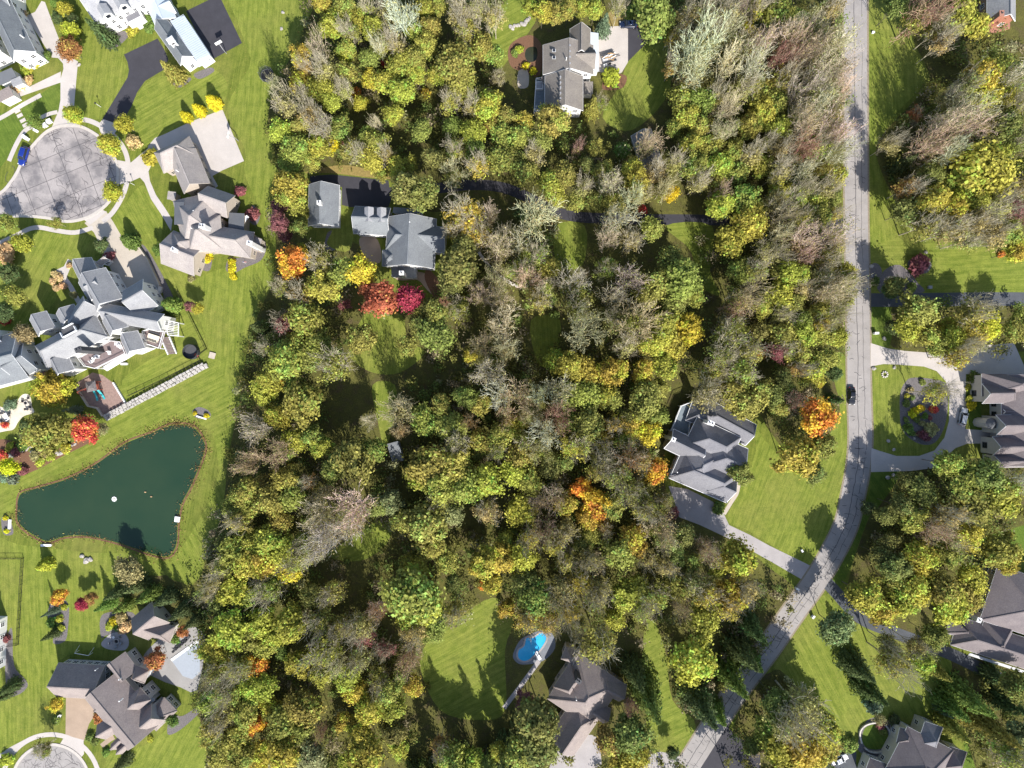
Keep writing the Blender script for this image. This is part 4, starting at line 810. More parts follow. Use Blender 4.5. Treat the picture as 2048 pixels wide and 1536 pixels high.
SPREAD = [max(np.percentile(np.hypot(*np.array([v.co[:2] for v in b_[1].vertices]).T), 96), .2) for b_ in BARE]
def conifer_mesh(layers, per, power=.85, droop=.16, leaf=.07):
    pp, nn, tt, sx, sy = [], [], [], [], []
    for l in range(layers):
        z = .06 + .94 * l / layers; rad = (1 - z) ** power; nb = max(5, int(per * (.35 + rad)))
        for k in range(nb):
            a = 6.28 * (k + rg.random()) / nb + l * .9; L = rad * rg.uniform(.75, 1.12); n = max(3, int(L * 15)); tn = rg.random()
            for j in range(n):
                t = (j + .6) / n; wdt = .18 * (1 - t) * rad + .035
                for sgn in (-1, 1):
                    x, y = math.cos(a) * L * t - math.sin(a) * sgn * wdt * rg.random(), math.sin(a) * L * t + math.cos(a) * sgn * wdt * rg.random()
                    pp.append((x, y, z - droop * t * t * rad + rg.normal() * .012)); nn.append((math.cos(a) * .25 + rg.normal() * .3, math.sin(a) * .25 + rg.normal() * .3, 1)); tt.append((tn, rg.random(), rg.random() * .8)); s = leaf * rg.uniform(.7, 1.3); sx.append(s * .7); sy.append(s * 1.5)
    n_ = np.array(nn, float); n_ /= np.linalg.norm(n_, axis=1, keepdims=True)
    return quads_mesh('crown', np.array(pp, float), n_, np.array(sx), np.array(sy), np.array(tt, float), M['leaf'])
PROTO['P'] = [conifer_mesh(13, 15) for _ in range(4)]
PROTO['K'] = [conifer_mesh(12, 20, .55, .05, .12) for _ in range(3)]
STICK = tubes_mesh('trunk', [(np.zeros(3), np.array([0, 0, 1.0]), .03, .008)], M['bark'], 6)
COL = {'o': (.158, .160, .030), 'y': (.225, .228, .026), 'g': (.096, .134, .026), 'd': (.058, .080, .025), 't': (.200, .172, .074), 'a': (.270, .200, .024), 'f': (.38, .140, .026), 'r': (.32, .042, .034), 'c': (.21, .024, .044), 'q': (.25, .082, .040), 'm': (.150, .055, .055), 'u': (.215, .095, .035), 'b': (.100, .135, .080), 'l': (.330, .285, .012), 'w': (.56, .515, .425), 'x': (.37, .325, .255), 'k': (.33, .24, .12)}
WORD = {'o': 'olive green', 'y': 'yellow-green', 'g': 'green', 'd': 'dark green', 't': 'tan-olive', 'a': 'golden', 'f': 'bright orange', 'r': 'red', 'c': 'crimson', 'q': 'rust red', 'm': 'dull maroon', 'u': 'rusty brown', 'b': 'blue-green', 'l': 'lemon yellow', 'w': 'pale grey', 'x': 'brown-grey', 'k': 'straw coloured'}
LM = [((118, 345), 'the round cul-de-sac'), ((220, 985), 'the green pond'), ((1064, 1294), 'the blue swimming pool'), ((1128, 140), 'the white gabled house'), ((648, 410), 'the detached grey garage'), ((810, 480), 'the two-dormer slate house'), ((1415, 900), 'the charcoal-roofed house'), ((1170, 1390), 'the poolside brown house'), ((205, 630), 'the very large grey house'), ((410, 440), 'the beige stucco house'), ((240, 1410), 'the paver-drive house'), ((306, 1245), 'the pool pavilion'), ((788, 907), 'the tiny shed in the woods'), ((1292, 305), 'the weathered grey barn'), ((1846, 820), 'the loop flower bed'), ((1980, 1250), 'the edge brown house'), ((1850, 1490), 'the walled-garden house'), ((1704, 792), 'the black car on the road'), ((818, 597), 'the crimson maple'), ((765, 690), 'the striped clearing'), ((930, 1310), 'the big clearing'), ((1380, 440), 'the woodland lane'), ((1258, 48), 'the navy car'), ((428, 90), 'the black basketball court'), ((535, 155), 'the netted trampoline'), ((2000, 20), 'the red brick house'), ((1900, 598), 'the shaded side road'), ((1720, 1000), 'the bend of the road'), ((1711, 60), 'the top of the long road'), ((1713, 330), 'the bare-tree road stretch'), ((1717, 560), 'the straight mid-road'), ((1577, 1238), 'the slanting road'), ((1430, 1450), 'the bottom road end'), ((725, 1100), 'the small clearing'), ((1195, 1005), 'the orange-gold maple'), ((712, 1013), 'the lower big bare tree'), ((1390, 115), 'the topmost big bare tree'), ((1254, 566), 'the white mid-wood tree'), ((905, 140), 'the tall sage tree'), ((1362, 560), 'the big mid-green tree'), ((604, 805), 'the wide pond-field tree'), ((860, 940), 'the broad golden-olive tree'), ((825, 1190), 'the broad clearing-side tree'), ((560, 1500), 'the bottom-edge golden tree'), ((20, 20), 'the corner white house'), ((240, 30), 'the long white house'), ((1682, 1518), 'the white car'), ((30, 820), 'the cream flagstone patio'), ((510, 1330), 'the orange poolside tree'), ((1965, 345), 'the huge yellow-green tree'), ((1634, 833), 'the roadside orange maple'), ((1530, 330), 'the upper roadside wood'), ((1070, 700), 'the mid-wood lawn strip'), ((370, 1320), 'the covered swimming pool'), ((790, 1480), 'the bottom wood edge')]
TREES = '''B y 129 18 14;B y 141 62 15;B d 118 38 12;B d 145 40 11;B u 139 97 20;B g 112 8 10;P d 207 68 25;R g 292 38 12;R g 300 52 11;R y 266 62 11;P o 347 146 24;B y 148 230 17;B g 72 245 13;B y 250 250 17;B y 220 290 20;R k 266 284 13;R y 301 312 15;B y 226 384 17;K l 372 233 11;K l 398 220 12;K l 427 204 15;L o 112 446 13;R y 68 127 9;R y 57 135 9;R y 48 142 8;R k 55 160 9;R k 42 172 9;R k 30 176 9;R k 30 8 8;R k 38 17 8;R k 46 26 8;R g 94 112 9;
R k 15 506 19;B y 45 486 18;B o 12 446 19;B d 20 545 18;B o 30 592 17;B d 8 625 16;R r 10 641 9;B t 48 668 19;K g 260 482 17;R m 217 512 10;B d 205 490 13;B g 318 500 13;K g 342 610 18;B m 382 614 12;B y 394 616 11;R t 382 556 7;R l 411 515 10;R l 418 507 9;R l 463 524 8;R l 463 539 8;R l 466 552 7;B a 103 768 29;B y 78 776 16;R m 481 381 10;R m 503 428 12;B t 148 590 8;R k 118 555 7;R k 108 548 7;R k 104 562 7;R k 112 575 7;R k 125 572 7;R k 138 530 6;
B o 100 865 38;B o 75 872 22;B a 105 788 24;B y 128 775 20;B r 170 858 25;B t 204 858 12;P b 148 820 12;P b 157 840 12;R t 88 903 11;R t 70 912 10;B l 20 934 16;R b 8 955 12;R b 25 958 11;R g 45 890 10;R y 20 893 9;R d 48 850 8;R d 47 868 9;R r 5 912 9;R m 30 905 9;R m 45 943 9;R y 130 898 10;R y 80 925 9;R y 100 915 8;R l 389 827 4;R l 412 832 5;R l 9 1036 5;R l 12 1063 5;K y 90 1130 14;B t 258 1140 22;R b 25 808 9;R b 15 812 9;R r 8 850 7;
B f 119 1193 14;B c 164 1208 12;B u 182 1197 11;P g 215 1208 17;P d 235 1185 18;P g 250 1212 16;P d 275 1170 22;P g 300 1190 22;P d 335 1195 22;P d 365 1222 20;P d 392 1240 18;P b 106 1222 10;R g 104 1245 10;R y 118 1238 7;R y 120 1256 7;R y 128 1215 6;P d 106 1268 13;R l 228 1245 9;R t 242 1238 11;R k 250 1256 12;R y 218 1254 8;R g 234 1256 8;B u 314 1318 18;B u 366 1263 12;R g 348 1280 9;B a 112 1408 14;R u 195 1437 10;R g 180 1474 8;R g 190 1484 8;R g 211 1506 7;L o 88 1496 17;R y 15 1520 12;P d 245 1525 17;P d 20 1374 18;P d 8 1392 14;R m 11 1277 8;R g 112 1440 8;R y 300 1480 6;B g 345 1440 12;
B a 645 8 18;B o 690 15 22;L o 735 20 22;B y 670 52 24;B y 640 66 16;N w 805 42 36;B y 715 40 20;L t 775 25 20;B y 850 20 18;B o 880 12 18;L t 920 25 26;L t 958 15 24;L t 990 35 24;L o 935 62 26;B o 962 98 22;L o 700 66 20;B y 745 60 22;B o 762 90 18;L t 792 92 22;B o 832 62 20;B o 862 55 20;B o 692 100 18;B l 692 112 16;N t 640 105 26;B a 600 113 20;L u 612 138 16;L t 650 142 24;B o 690 146 22;B g 737 120 18;N w 760 102 17;R r 772 126 9;B y 802 130 26;B o 832 115 22;B o 852 90 22;B l 742 160 18;B y 772 165 24;B y 802 182 26;B y 832 150 20;B a 872 152 18;B o 910 130 32;B o 922 162 27;R f 713 183 9;B y 722 207 15;L t 690 180 18;B y 642 180 22;B a 602 165 20;L t 612 190 18;B y 662 202 20;L t 572 210 28;N t 560 188 16;L t 622 230 22;N x 647 256 28;B o 600 252 18;B y 562 262 23;B o 682 256 22;B l 666 287 15;B y 640 292 22;B o 592 298 24;B o 580 326 19;B o 622 320 18;R m 680 288 9;B o 702 300 20;L t 722 312 20;B o 752 287 22;B y 742 320 22;L t 775 310 18;B y 792 334 18;B y 820 328 16;N w 757 254 13;B y 788 228 18;B g 844 260 20;R a 850 188 10;L o 900 207 20;B o 930 186 20;L t 945 220 18;B g 905 255 20;L o 908 300 20;B y 945 265 24;B g 952 298 22;B a 975 212 27;B u 985 252 18;B o 1007 272 24;B o 1012 235 20;L t 997 155 14;B g 962 190 16;B o 985 108 18;N t 905 348 30;L a 958 335 24;B g 1002 318 26;B d 812 380 32;B d 848 392 30;B y 580 372 30;B o 765 348 15;B g 735 270 18;B d 870 318 22;
B a 1085 25 18;B y 1060 15 16;B o 1112 30 16;B o 1136 20 18;B y 1162 15 18;B y 1190 20 18;P b 1207 54 19;L t 1237 15 18;B g 1257 26 13;B g 1305 28 40;B g 1330 50 22;R y 1224 156 17;R y 1038 98 8;R l 1052 130 7;R l 1066 142 7;R g 1030 105 7;L t 1402 28 24;L o 1425 12 26;L t 1372 35 24;L t 1452 32 26;N x 1482 28 24;L a 1512 20 24;B l 1496 60 14;N w 1388 112 50;N w 1382 155 40;L t 1412 82 28;N w 1452 130 38;N w 1440 70 28;L o 1482 92 28;N w 1515 95 34;N w 1502 142 34;L a 1350 80 20;L u 1345 130 18;B o 1362 196 24;B g 1402 202 26;B y 1376 235 22;B o 1402 252 22;L t 1430 192 22;N t 1452 218 28;L t 1482 180 26;B o 1512 182 24;B y 1522 222 26;B o 1502 252 24;N t 1442 266 28;B o 1422 292 22;B y 1382 290 24;B o 1350 256 18;B o 1386 330 26;L t 1350 326 22;B y 1440 330 24;B o 1466 300 20;L t 1502 310 24;B o 1472 346 22;B y 1522 330 20;L o 1532 290 20;B o 1430 366 22;L t 1396 366 20;B o 1106 243 28;B y 1046 247 20;B o 1040 275 22;B g 1075 285 22;L t 1066 310 24;B g 1036 320 22;B o 1050 346 24;B y 1100 366 22;B o 1132 350 22;N m 1155 296 12;P o 1183 218 22;L o 1200 208 14;B o 1190 296 18;B o 1206 345 20;L t 1166 376 20;N w 1216 370 28;B y 1270 362 26;N t 1294 290 28;B y 1262 335 18;L t 1310 345 24;B g 1245 300 14;N t 1325 378 24;B d 1175 330 16;
B o 1555 25 26;B g 1590 40 22;L g 1580 70 26;L t 1620 55 22;L t 1665 15 22;L a 1640 75 22;N w 1556 80 26;N w 1590 92 30;N w 1625 105 34;N w 1658 100 32;N m 1556 122 26;N x 1590 132 28;N w 1640 142 34;N w 1668 150 28;L o 1560 165 26;N w 1602 182 32;L t 1645 186 28;N w 1670 190 26;B o 1550 205 24;N w 1592 228 30;N w 1630 226 32;L a 1662 230 22;B y 1555 256 26;N w 1602 266 30;N w 1648 266 32;N w 1672 275 26;L t 1560 300 22;N m 1592 312 32;L o 1635 300 26;N w 1665 310 28;L t 1556 346 24;N w 1602 350 28;B o 1640 346 24;B y 1672 352 19;B y 1560 382 22;L o 1610 382 22;L t 1652 380 22;
B d 1792 14 22;N m 1848 26 40;L o 1872 62 24;B y 1918 28 34;B y 1945 52 26;L t 1882 88 20;B a 1962 150 30;L t 1935 168 26;B o 1992 130 24;N w 2022 160 30;B a 2000 192 24;B y 1962 192 24;L t 1896 202 20;N w 1912 232 40;N w 1880 252 36;N w 1926 262 34;N w 1852 290 32;N w 1882 312 32;L u 1830 228 14;L t 1778 288 18;P d 1802 328 22;B y 1965 340 48;B y 1936 362 32;B y 1985 318 28;B d 2012 250 26;L g 2032 282 26;B o 2038 336 22;L u 1816 376 22;B d 1862 350 22;B o 1892 376 20;L o 2022 212 24;L t 2044 372 24;L o 1985 250 18;
L t 1550 405 24;L o 1590 396 24;B y 1630 402 22;B g 1665 395 17;N t 1560 440 28;L o 1600 436 22;B o 1640 430 24;L a 1666 430 16;N w 1556 476 28;N w 1602 482 32;N w 1648 476 30;L o 1672 490 18;L t 1556 510 22;N w 1598 515 20;R f 1620 503 9;L o 1650 520 24;B y 1688 546 22;L o 1692 562 24;B y 1585 545 27;B g 1555 540 19;L t 1640 555 26;N w 1660 582 30;N w 1640 580 28;L t 1600 576 22;B y 1556 592 26;B g 1590 606 20;L o 1686 600 24;L t 1668 626 22;B o 1640 622 22;L t 1560 630 24;B g 1604 640 20;L a 1642 650 20;B o 1560 670 24;B y 1602 666 24;B o 1645 668 22;B y 1676 674 18;L m 1555 700 22;B o 1592 706 24;B o 1648 720 22;B d 1668 746 14;L u 1592 740 20;B y 1625 746 24;B d 1565 756 20;
B d 1812 422 26;B y 1862 402 30;B a 1902 412 28;L o 1850 450 30;L t 1900 462 30;B y 1950 402 28;L t 1952 442 28;L t 1992 412 28;L m 2030 422 24;L t 1986 466 24;B o 2016 466 20;B a 2034 502 22;R f 2005 508 7;L o 1930 482 22;R m 1840 530 18;B d 1790 572 18;R g 1825 575 9;B d 1778 582 14;R g 1752 562 8;B o 1832 620 32;B y 1816 656 24;B o 1852 672 24;B a 1896 650 16;L o 1940 626 34;B l 1974 652 24;B a 1942 662 26;B y 1902 676 24;L a 1912 712 26;L t 1932 692 24;B o 1876 692 20;B d 1786 652 15;B o 2030 662 22;B g 2042 640 20;R g 1951 754 11;
B y 582 395 28;B m 558 415 14;B m 560 445 17;B m 570 470 14;B o 602 430 15;B g 598 455 17;B f 585 524 28;B a 602 500 12;L o 645 520 28;B g 682 545 28;B y 647 571 28;B l 722 541 28;B q 762 597 34;B q 742 580 20;B c 820 597 24;B d 920 532 38;B d 930 500 28;B d 902 560 24;L a 932 430 36;L a 908 462 22;L a 962 470 24;N t 992 500 34;N w 982 430 22;L u 600 590 24;L o 560 572 18;B o 610 634 36;L m 570 650 24;B g 636 690 26;B o 592 690 24;L d 538 690 20;P d 520 655 18;L o 672 729 32;B o 572 726 34;B a 556 752 18;B y 538 762 22;B g 622 720 24;B o 722 676 28;L m 690 612 13;B o 870 625 26;B g 872 668 32;B g 836 650 20;B o 815 690 18;L o 920 622 24;B y 941 711 14;N w 1002 646 38;N x 960 590 28;N t 1000 600 28;N w 982 742 38;N t 1012 700 32;N x 965 690 26;N t 1000 560 26;L t 1010 470 20;
N w 1076 438 44;N w 1040 490 30;L o 1066 512 26;L o 1040 540 26;B o 1100 536 22;N w 1055 560 32;N w 1144 570 36;L o 1090 580 24;L o 1078 602 24;L o 1152 620 26;N x 1164 666 42;N w 1232 440 38;N w 1212 482 26;L t 1260 480 26;B g 1304 458 22;L o 1212 536 22;N w 1254 566 34;N w 1226 600 30;B g 1340 525 28;B g 1312 566 28;B g 1362 560 36;B o 1388 592 22;B g 1292 592 24;B g 1350 602 26;N t 1270 640 46;L t 1230 640 24;B y 1328 648 28;B l 1374 660 30;B y 1312 682 26;B y 1342 692 26;L t 1250 692 26;B o 1290 692 20;B y 1140 732 26;B y 1172 746 26;B a 1226 746 28;B a 1286 742 24;B y 1330 732 26;B y 1110 722 20;L o 1464 670 34;L o 1440 712 30;L o 1490 702 30;L o 1420 742 28;L o 1482 746 30;B f 1522 705 13;B d 1522 662 20;N x 1486 596 38;N m 1460 620 26;B y 1522 612 22;B y 1499 446 34;B y 1460 480 30;B y 1440 412 26;B o 1490 400 28;N t 1440 392 22;B g 1522 416 18;L t 1530 502 24;L o 1510 542 24;B o 1480 542 22;B l 1340 388 15;L t 1288 388 18;N w 1262 402 28;B o 1226 406 22;B o 1190 402 20;R r 1285 418 9;B o 1150 402 18;B y 1112 396 16;B d 1042 430 14;
B o 604 805 38;B y 555 832 26;B y 530 782 22;N w 519 859 32;N x 566 902 30;B y 592 880 22;B g 622 872 22;B y 642 892 20;B g 712 918 40;B g 672 932 26;B g 742 902 26;R r 690 896 8;R r 690 920 8;N x 798 825 36;N w 745 840 18;N x 802 862 20;B o 850 840 26;B o 882 812 22;B g 902 852 26;B g 935 793 24;B o 962 812 20;N w 1002 790 34;N t 1012 830 26;N u 940 842 18;B o 1000 872 26;L t 912 882 28;B o 962 882 22;B g 958 904 16;B o 862 930 38;B o 912 930 36;B y 842 952 28;B o 882 972 36;B o 932 972 34;B y 972 962 30;L o 996 902 20;B b 905 1026 23;L t 972 1020 28;L o 870 1000 22;B o 850 1045 42;B o 808 1042 22;B o 862 1092 26;B b 782 1005 22;B d 755 1012 20;B o 574 958 28;B d 602 966 20;B g 582 992 26;B o 540 1000 30;B d 530 970 20;N w 637 1025 34;N w 712 1013 46;N w 690 1050 40;N w 652 1072 38;N w 632 1102 30;B o 560 1042 22;B y 542 1082 30;B y 562 1102 30;B a 530 1122 28;L o 592 1122 24;B l 580 1142 22;L o 602 1086 20;L u 620 962 17;N t 652 986 22;B o 892 1122 22;B a 972 1122 28;B a 1002 1112 26;B y 955 1134 20;B o 820 1122 18;B y 1012 1082 17;B y 832 1134 24;
N x 504 925 30;B o 490 982 26;B o 496 1012 22;B g 462 1012 17;L o 480 1042 26;B d 456 1082 20;B o 470 1102 30;B y 492 1122 30;B y 502 1082 26;L o 450 1132 24;L t 440 1160 24;B y 470 1182 30;B o 502 1192 22;L o 420 1186 19;B d 440 1204 22;B y 460 1260 34;B g 492 1276 26;B y 430 1292 22;B y 446 1312 22;B y 418 1306 18;L o 480 1332 28;L o 440 1342 26;B f 510 1330 22;B y 500 1372 26;L o 460 1386 28;B o 422 1402 24;B o 490 1422 28;L t 450 1432 24;B o 430 1462 26;B o 476 1472 28;B f 502 1450 18;B o 440 1502 26;B o 482 1512 26;B a 506 1522 18;
L o 540 1176 30;B y 520 1242 28;B y 582 1246 34;B y 550 1268 24;L o 640 1242 28;B d 622 1192 22;L o 670 1182 22;L o 682 1252 26;L t 722 1252 30;L m 732 1272 22;L y 652 1300 34;B a 597 1325 26;B o 532 1292 20;B g 562 1302 14;B y 525 1370 25;B a 542 1412 18;B o 610 1415 34;B o 562 1442 28;B f 520 1446 16;B g 602 1462 24;B a 570 1502 32;B a 532 1502 22;B l 522 1526 16;B b 622 1508 25;N m 645 1456 14;B y 640 1350 20;B y 692 1350 27;B a 712 1382 22;N t 690 1320 24;L t 722 1312 22;B a 690 1442 18;B y 722 1472 26;B a 742 1418 25;B y 787 1414 24;B g 775 1382 26;L o 760 1356 22;B g 802 1352 17;B a 825 1370 20;B d 790 1462 24;B a 796 1490 22;B y 732 1512 34;B y 700 1530 24;B o 825 1190 47;B y 852 1212 28;B y 822 1232 26;B g 872 1242 20;B g 862 1266 20;L t 830 1262 24;L m 770 1297 20;N x 820 1308 28;L o 912 1222 24;R f 964 1172 9;B a 985 1166 22;B a 1012 1216 18;B d 905 1166 18;N u 760 1212 24;B o 900 1512 28;B y 940 1522 24;L u 880 1490 20;B y 1000 1506 20;B g 970 1526 18;P d 872 1552 32 22;P d 925 1545 34 24;P d 982 1540 32 22;P d 1030 1560 30 21;P d 830 1560 28 19;
N t 1036 790 34;N w 1076 786 30;N x 1116 783 34;B g 1142 790 26;B g 1172 790 28;B y 1210 790 24;N t 1060 830 30;N m 1112 830 34;N w 1094 863 38;B g 1142 842 20;B g 1176 852 30;B g 1222 800 24;B g 1290 800 34;B o 1312 776 20;B d 1260 832 22;B g 1312 832 22;B y 1030 852 20;L o 1050 882 24;L a 1150 892 28;L a 1202 882 24;L a 1231 848 22;B a 1268 850 22;B l 1296 865 24;L o 1250 882 22;B o 1040 912 26;N t 1076 906 26;B y 1030 946 24;B d 1100 932 22;B d 1130 922 20;L t 1202 920 28;N u 1250 912 30;L o 1232 950 30;L u 1282 922 22;B f 1311 940 22;L o 1196 942 24;B o 1282 978 22;B o 1060 962 24;B f 1163 976 19;B a 1131 1008 26;B f 1196 1008 26;B a 1174 1034 22;N w 1112 986 28;N x 1080 1002 26;B o 1222 1010 24;L o 1262 985 28;L o 1294 1018 30;L o 1328 1002 18;N t 1316 1055 34;L t 1330 1082 22;B d 1366 1072 20;B y 1042 1020 26;N x 1090 1050 28;L t 1130 1062 26;B o 1180 1068 18;L u 1210 1052 20;L a 1060 1074 26;B y 1049 1113 28;L a 1110 1086 26;L o 1130 1122 26;B a 1266 1080 28;B g 1240 1104 30;L t 1290 1112 22;L t 1182 1122 26;B d 1160 1092 18;N t 1410 1096 24;B a 1474 1118 36;B y 1442 1132 22;B d 1350 1112 20;B o 1382 1122 22;L t 1330 1132 24;L t 1414 786 32;B o 1460 790 28;B o 1489 805 32;B o 1522 782 24;B g 1481 948 22;R m 1345 1027 11;R g 1437 1016 11;R g 1442 1012 8;
B d 1545 792 22;B g 1570 772 18;B o 1556 816 20;N m 1582 802 24;B f 1634 833 34;B a 1592 912 37;B g 1645 890 24;B d 1632 946 19;B a 1640 768 7;P d 1668 800 15;L a 1868 784 24;R g 1846 764 6;R t 1822 780 6;R g 1826 796 5;R y 1815 792 5;R g 1852 832 6;R g 1812 840 5;R t 1846 848 6;R g 1824 866 6;R m 1860 836 5;R t 1838 868 5;R t 1862 862 13;R m 1850 872 11;R l 1832 823 8;R l 1842 816 7;R l 1827 829 8;R r 1868 818 8;R g 1818 858 10;R g 1814 806 7;R g 1835 838 7;R l 1945 810 9;R y 1938 776 6;R y 1940 796 7;B o 1896 928 27;B o 1930 960 32;B d 1970 952 32;B o 1990 978 34;B y 2001 995 34;B o 1950 1012 34;B d 1910 982 26;B a 1868 1003 17;L t 1890 1032 28;B o 1912 1012 24;B d 1842 982 26;B d 1810 962 18;B d 1802 1012 22 17;B d 1770 1030 18 13;B d 1760 1110 18 14;B o 1823 1038 27;N t 1860 1062 28;B a 1931 1068 28;B o 1998 1100 32;B a 2012 1126 24;B a 1841 1113 32;B d 1790 1132 24 17;B o 1890 1112 24;L t 1902 1086 22;B d 1780 1082 18;N w 2032 970 30;B d 1735 1015 12;
B a 1730 1190 30;B a 1761 1217 32;B y 1800 1202 28;B y 1823 1179 30;B y 1850 1160 20;B o 1790 1166 26;B o 1888 1180 28;B y 1898 1209 34;B o 1930 1192 28;B y 1942 1160 26;B b 1673 1255 31 15;L o 1786 1322 34;B y 1835 1322 29;L t 1776 1290 24;L t 1830 1290 20;B g 1866 1272 24;P d 1711 1332 33 14;P d 1736 1377 31 14;R b 1748 1412 16;P o 1873 1342 21;L t 1598 1414 42 22;L t 1570 1442 36 21;B a 1640 1450 36 19;B a 1602 1490 40;B y 1562 1502 36;B o 1650 1492 28;B d 1552 1402 26 18;B o 1540 1462 30;B y 1620 1522 30;B g 1670 1482 20;R g 1702 1492 13;P g 1926 1390 37 18;P g 1898 1412 28;P o 1898 1452 31;P o 1973 1447 35 18;P d 2012 1402 32;B g 2032 1372 28;B b 2036 1472 26;L o 2020 1512 30;P d 1990 1352 26;P b 1885 1420 13;L t 1758 1438 13;R d 1790 1442 11;R m 1762 1452 9;R g 1766 1462 8;
B g 1069 1197 34;B d 1050 1166 24;L t 1120 1182 32;L a 1160 1166 28;L t 1196 1186 28;L a 1140 1222 26;L a 1054 1235 28;L u 1098 1240 26;B y 1250 1186 26;B y 1272 1170 24;L o 1302 1190 30;L o 1290 1212 26;B y 1230 1236 19;L o 1192 1282 44;N x 1160 1250 22;B o 1350 1172 26;L t 1388 1170 30;L a 1412 1186 32;B a 1460 1190 30;L t 1490 1180 28;N x 1360 1206 24;B y 1406 1242 30;L y 1450 1216 24;B y 1387 1322 38;P d 1499 1252 31 17;P d 1480 1300 34 19;P g 1461 1352 34 19;P g 1502 1318 28;P d 1399 1402 44 21;P g 1432 1422 26;P g 1294 1390 43 22;P d 1268 1342 32 18;N m 1256 1405 15;B d 1074 1440 42 20;B m 1052 1402 18;B d 1078 1492 36 20;B o 1040 1502 30;B d 1262 1465 34 17;B y 1270 1512 28;B u 1214 1482 25;B y 1240 1526 22;B d 1345 1505 12;B d 1535 1580 40 22;B o 1478 1588 34 19;B d 1505 1490 18 12;P d 1040 1470 26 17;P d 1010 1500 26 19'''
HF = {'B': (6.5, .34), 'L': (7.5, .33), 'N': (9.5, .26), 'P': (3.5, .30), 'K': (2.2, .22), 'R': (0.5, .13)}
KIND_B = {'r': ('maple_tree', 'maple tree'), 'c': ('maple_tree', 'maple tree'), 'q': ('maple_tree', 'maple tree'), 'f': ('maple_tree', 'maple tree'), 'a': ('maple_tree', 'maple tree'), 'g': ('green_tree', 'green-leaved tree'), 'd': ('green_tree', 'green-leaved tree'), 'b': ('green_tree', 'green-leaved tree'), 'y': ('yellowing_tree', 'yellowing tree'), 'l': ('yellowing_tree', 'yellowing tree')}
NAME = {'B': 'leafy_tree', 'L': 'thin_leaved_tree', 'N': 'bare_tree', 'P': 'conifer', 'K': 'cone_shrub', 'R': 'shrub'}
CAT = {'B': 'tree', 'L': 'tree', 'N': 'tree', 'P': 'evergreen tree', 'K': 'shrub', 'R': 'shrub'}
NOUN = {'B': 'leafy tree', 'L': 'thin-leaved tree', 'N': 'bare tree', 'P': 'evergreen tree', 'K': 'cone-shaped shrub', 'R': 'shrub'}
GROUP = {'B': 'leafy autumn trees', 'L': 'thinning autumn trees', 'N': 'bare trees', 'P': 'evergreen trees', 'K': 'clipped cone shrubs', 'R': 'garden shrubs'}
todo = []; tall = []
for e in TREES.replace('\n', '').split(';'):
    k, c, x, y, r = e.split()[:5]; todo.append((k, c, float(x), float(y), float(r))); tall.append(float(e.split()[5]) if len(e.split()) > 5 else 0)
def size_word(k, r):
    if k in 'RK': return 'large' if r > 13 else 'small' if r < 8.5 else 'rounded'
    return 'huge' if r >= 40 else 'large' if r >= 30 else 'medium' if r >= 20 else 'small'
def where(dx, dy):
    a = math.degrees(math.atan2(dy, dx)) % 360
    return ['right of', 'below and right of', 'below', 'below and left of', 'left of', 'above and left of', 'above', 'above and right of'][int((a + 22.5) // 45) % 8]
ORD = ['', 'second ', 'third ', 'fourth ', 'fifth ', 'sixth ', 'seventh ', 'eighth ', 'ninth ', 'tenth ', 'eleventh ', 'twelfth ']
labels = {}; rows = {}
for i, (k, c, x, y, r) in enumerate(todo):
    near = sorted((math.hypot(x - p[0], y - p[1]), n, p) for p, n in LM if math.hypot(x - p[0], y - p[1]) > max(14, r * .5))[0]
    key = (size_word(k, r), WORD[c], NOUN[k], where(x - near[2][0], y - near[2][1]), near[1]); rows.setdefault(key, []).append((near[0], i))
for key, v in rows.items():
    v.sort(); s_, c_, n_, w_, l_ = key
    for q, (d, i) in enumerate(v):
        if len((f'x {s_} {c_} {n_} {w_} {l_}').split()) + (ORD[q] != '') > 16: s_ = ''
        labels[i] = f'{s_} {c_} {n_} {w_} {l_}'.strip() if len(v) == 1 else f'{ORD[q]}{"nearest" if True else ""} {s_} {c_} {n_} {w_} {l_}'.replace('  ', ' ').strip()
def jitter(c, k=.10, pull=0.0):
    r = [(v + (q - v) * pull) * 1.85 + .012 for v, q in zip(COL[c], (.196, .184, .040))]; a, b_ = rnd.uniform(1 - k, 1 + k), rnd.uniform(1 - k, 1 + k); g = rnd.uniform(.86, 1.12)
    return (r[0] * a * g, r[1] * b_ * g, r[2] * g)
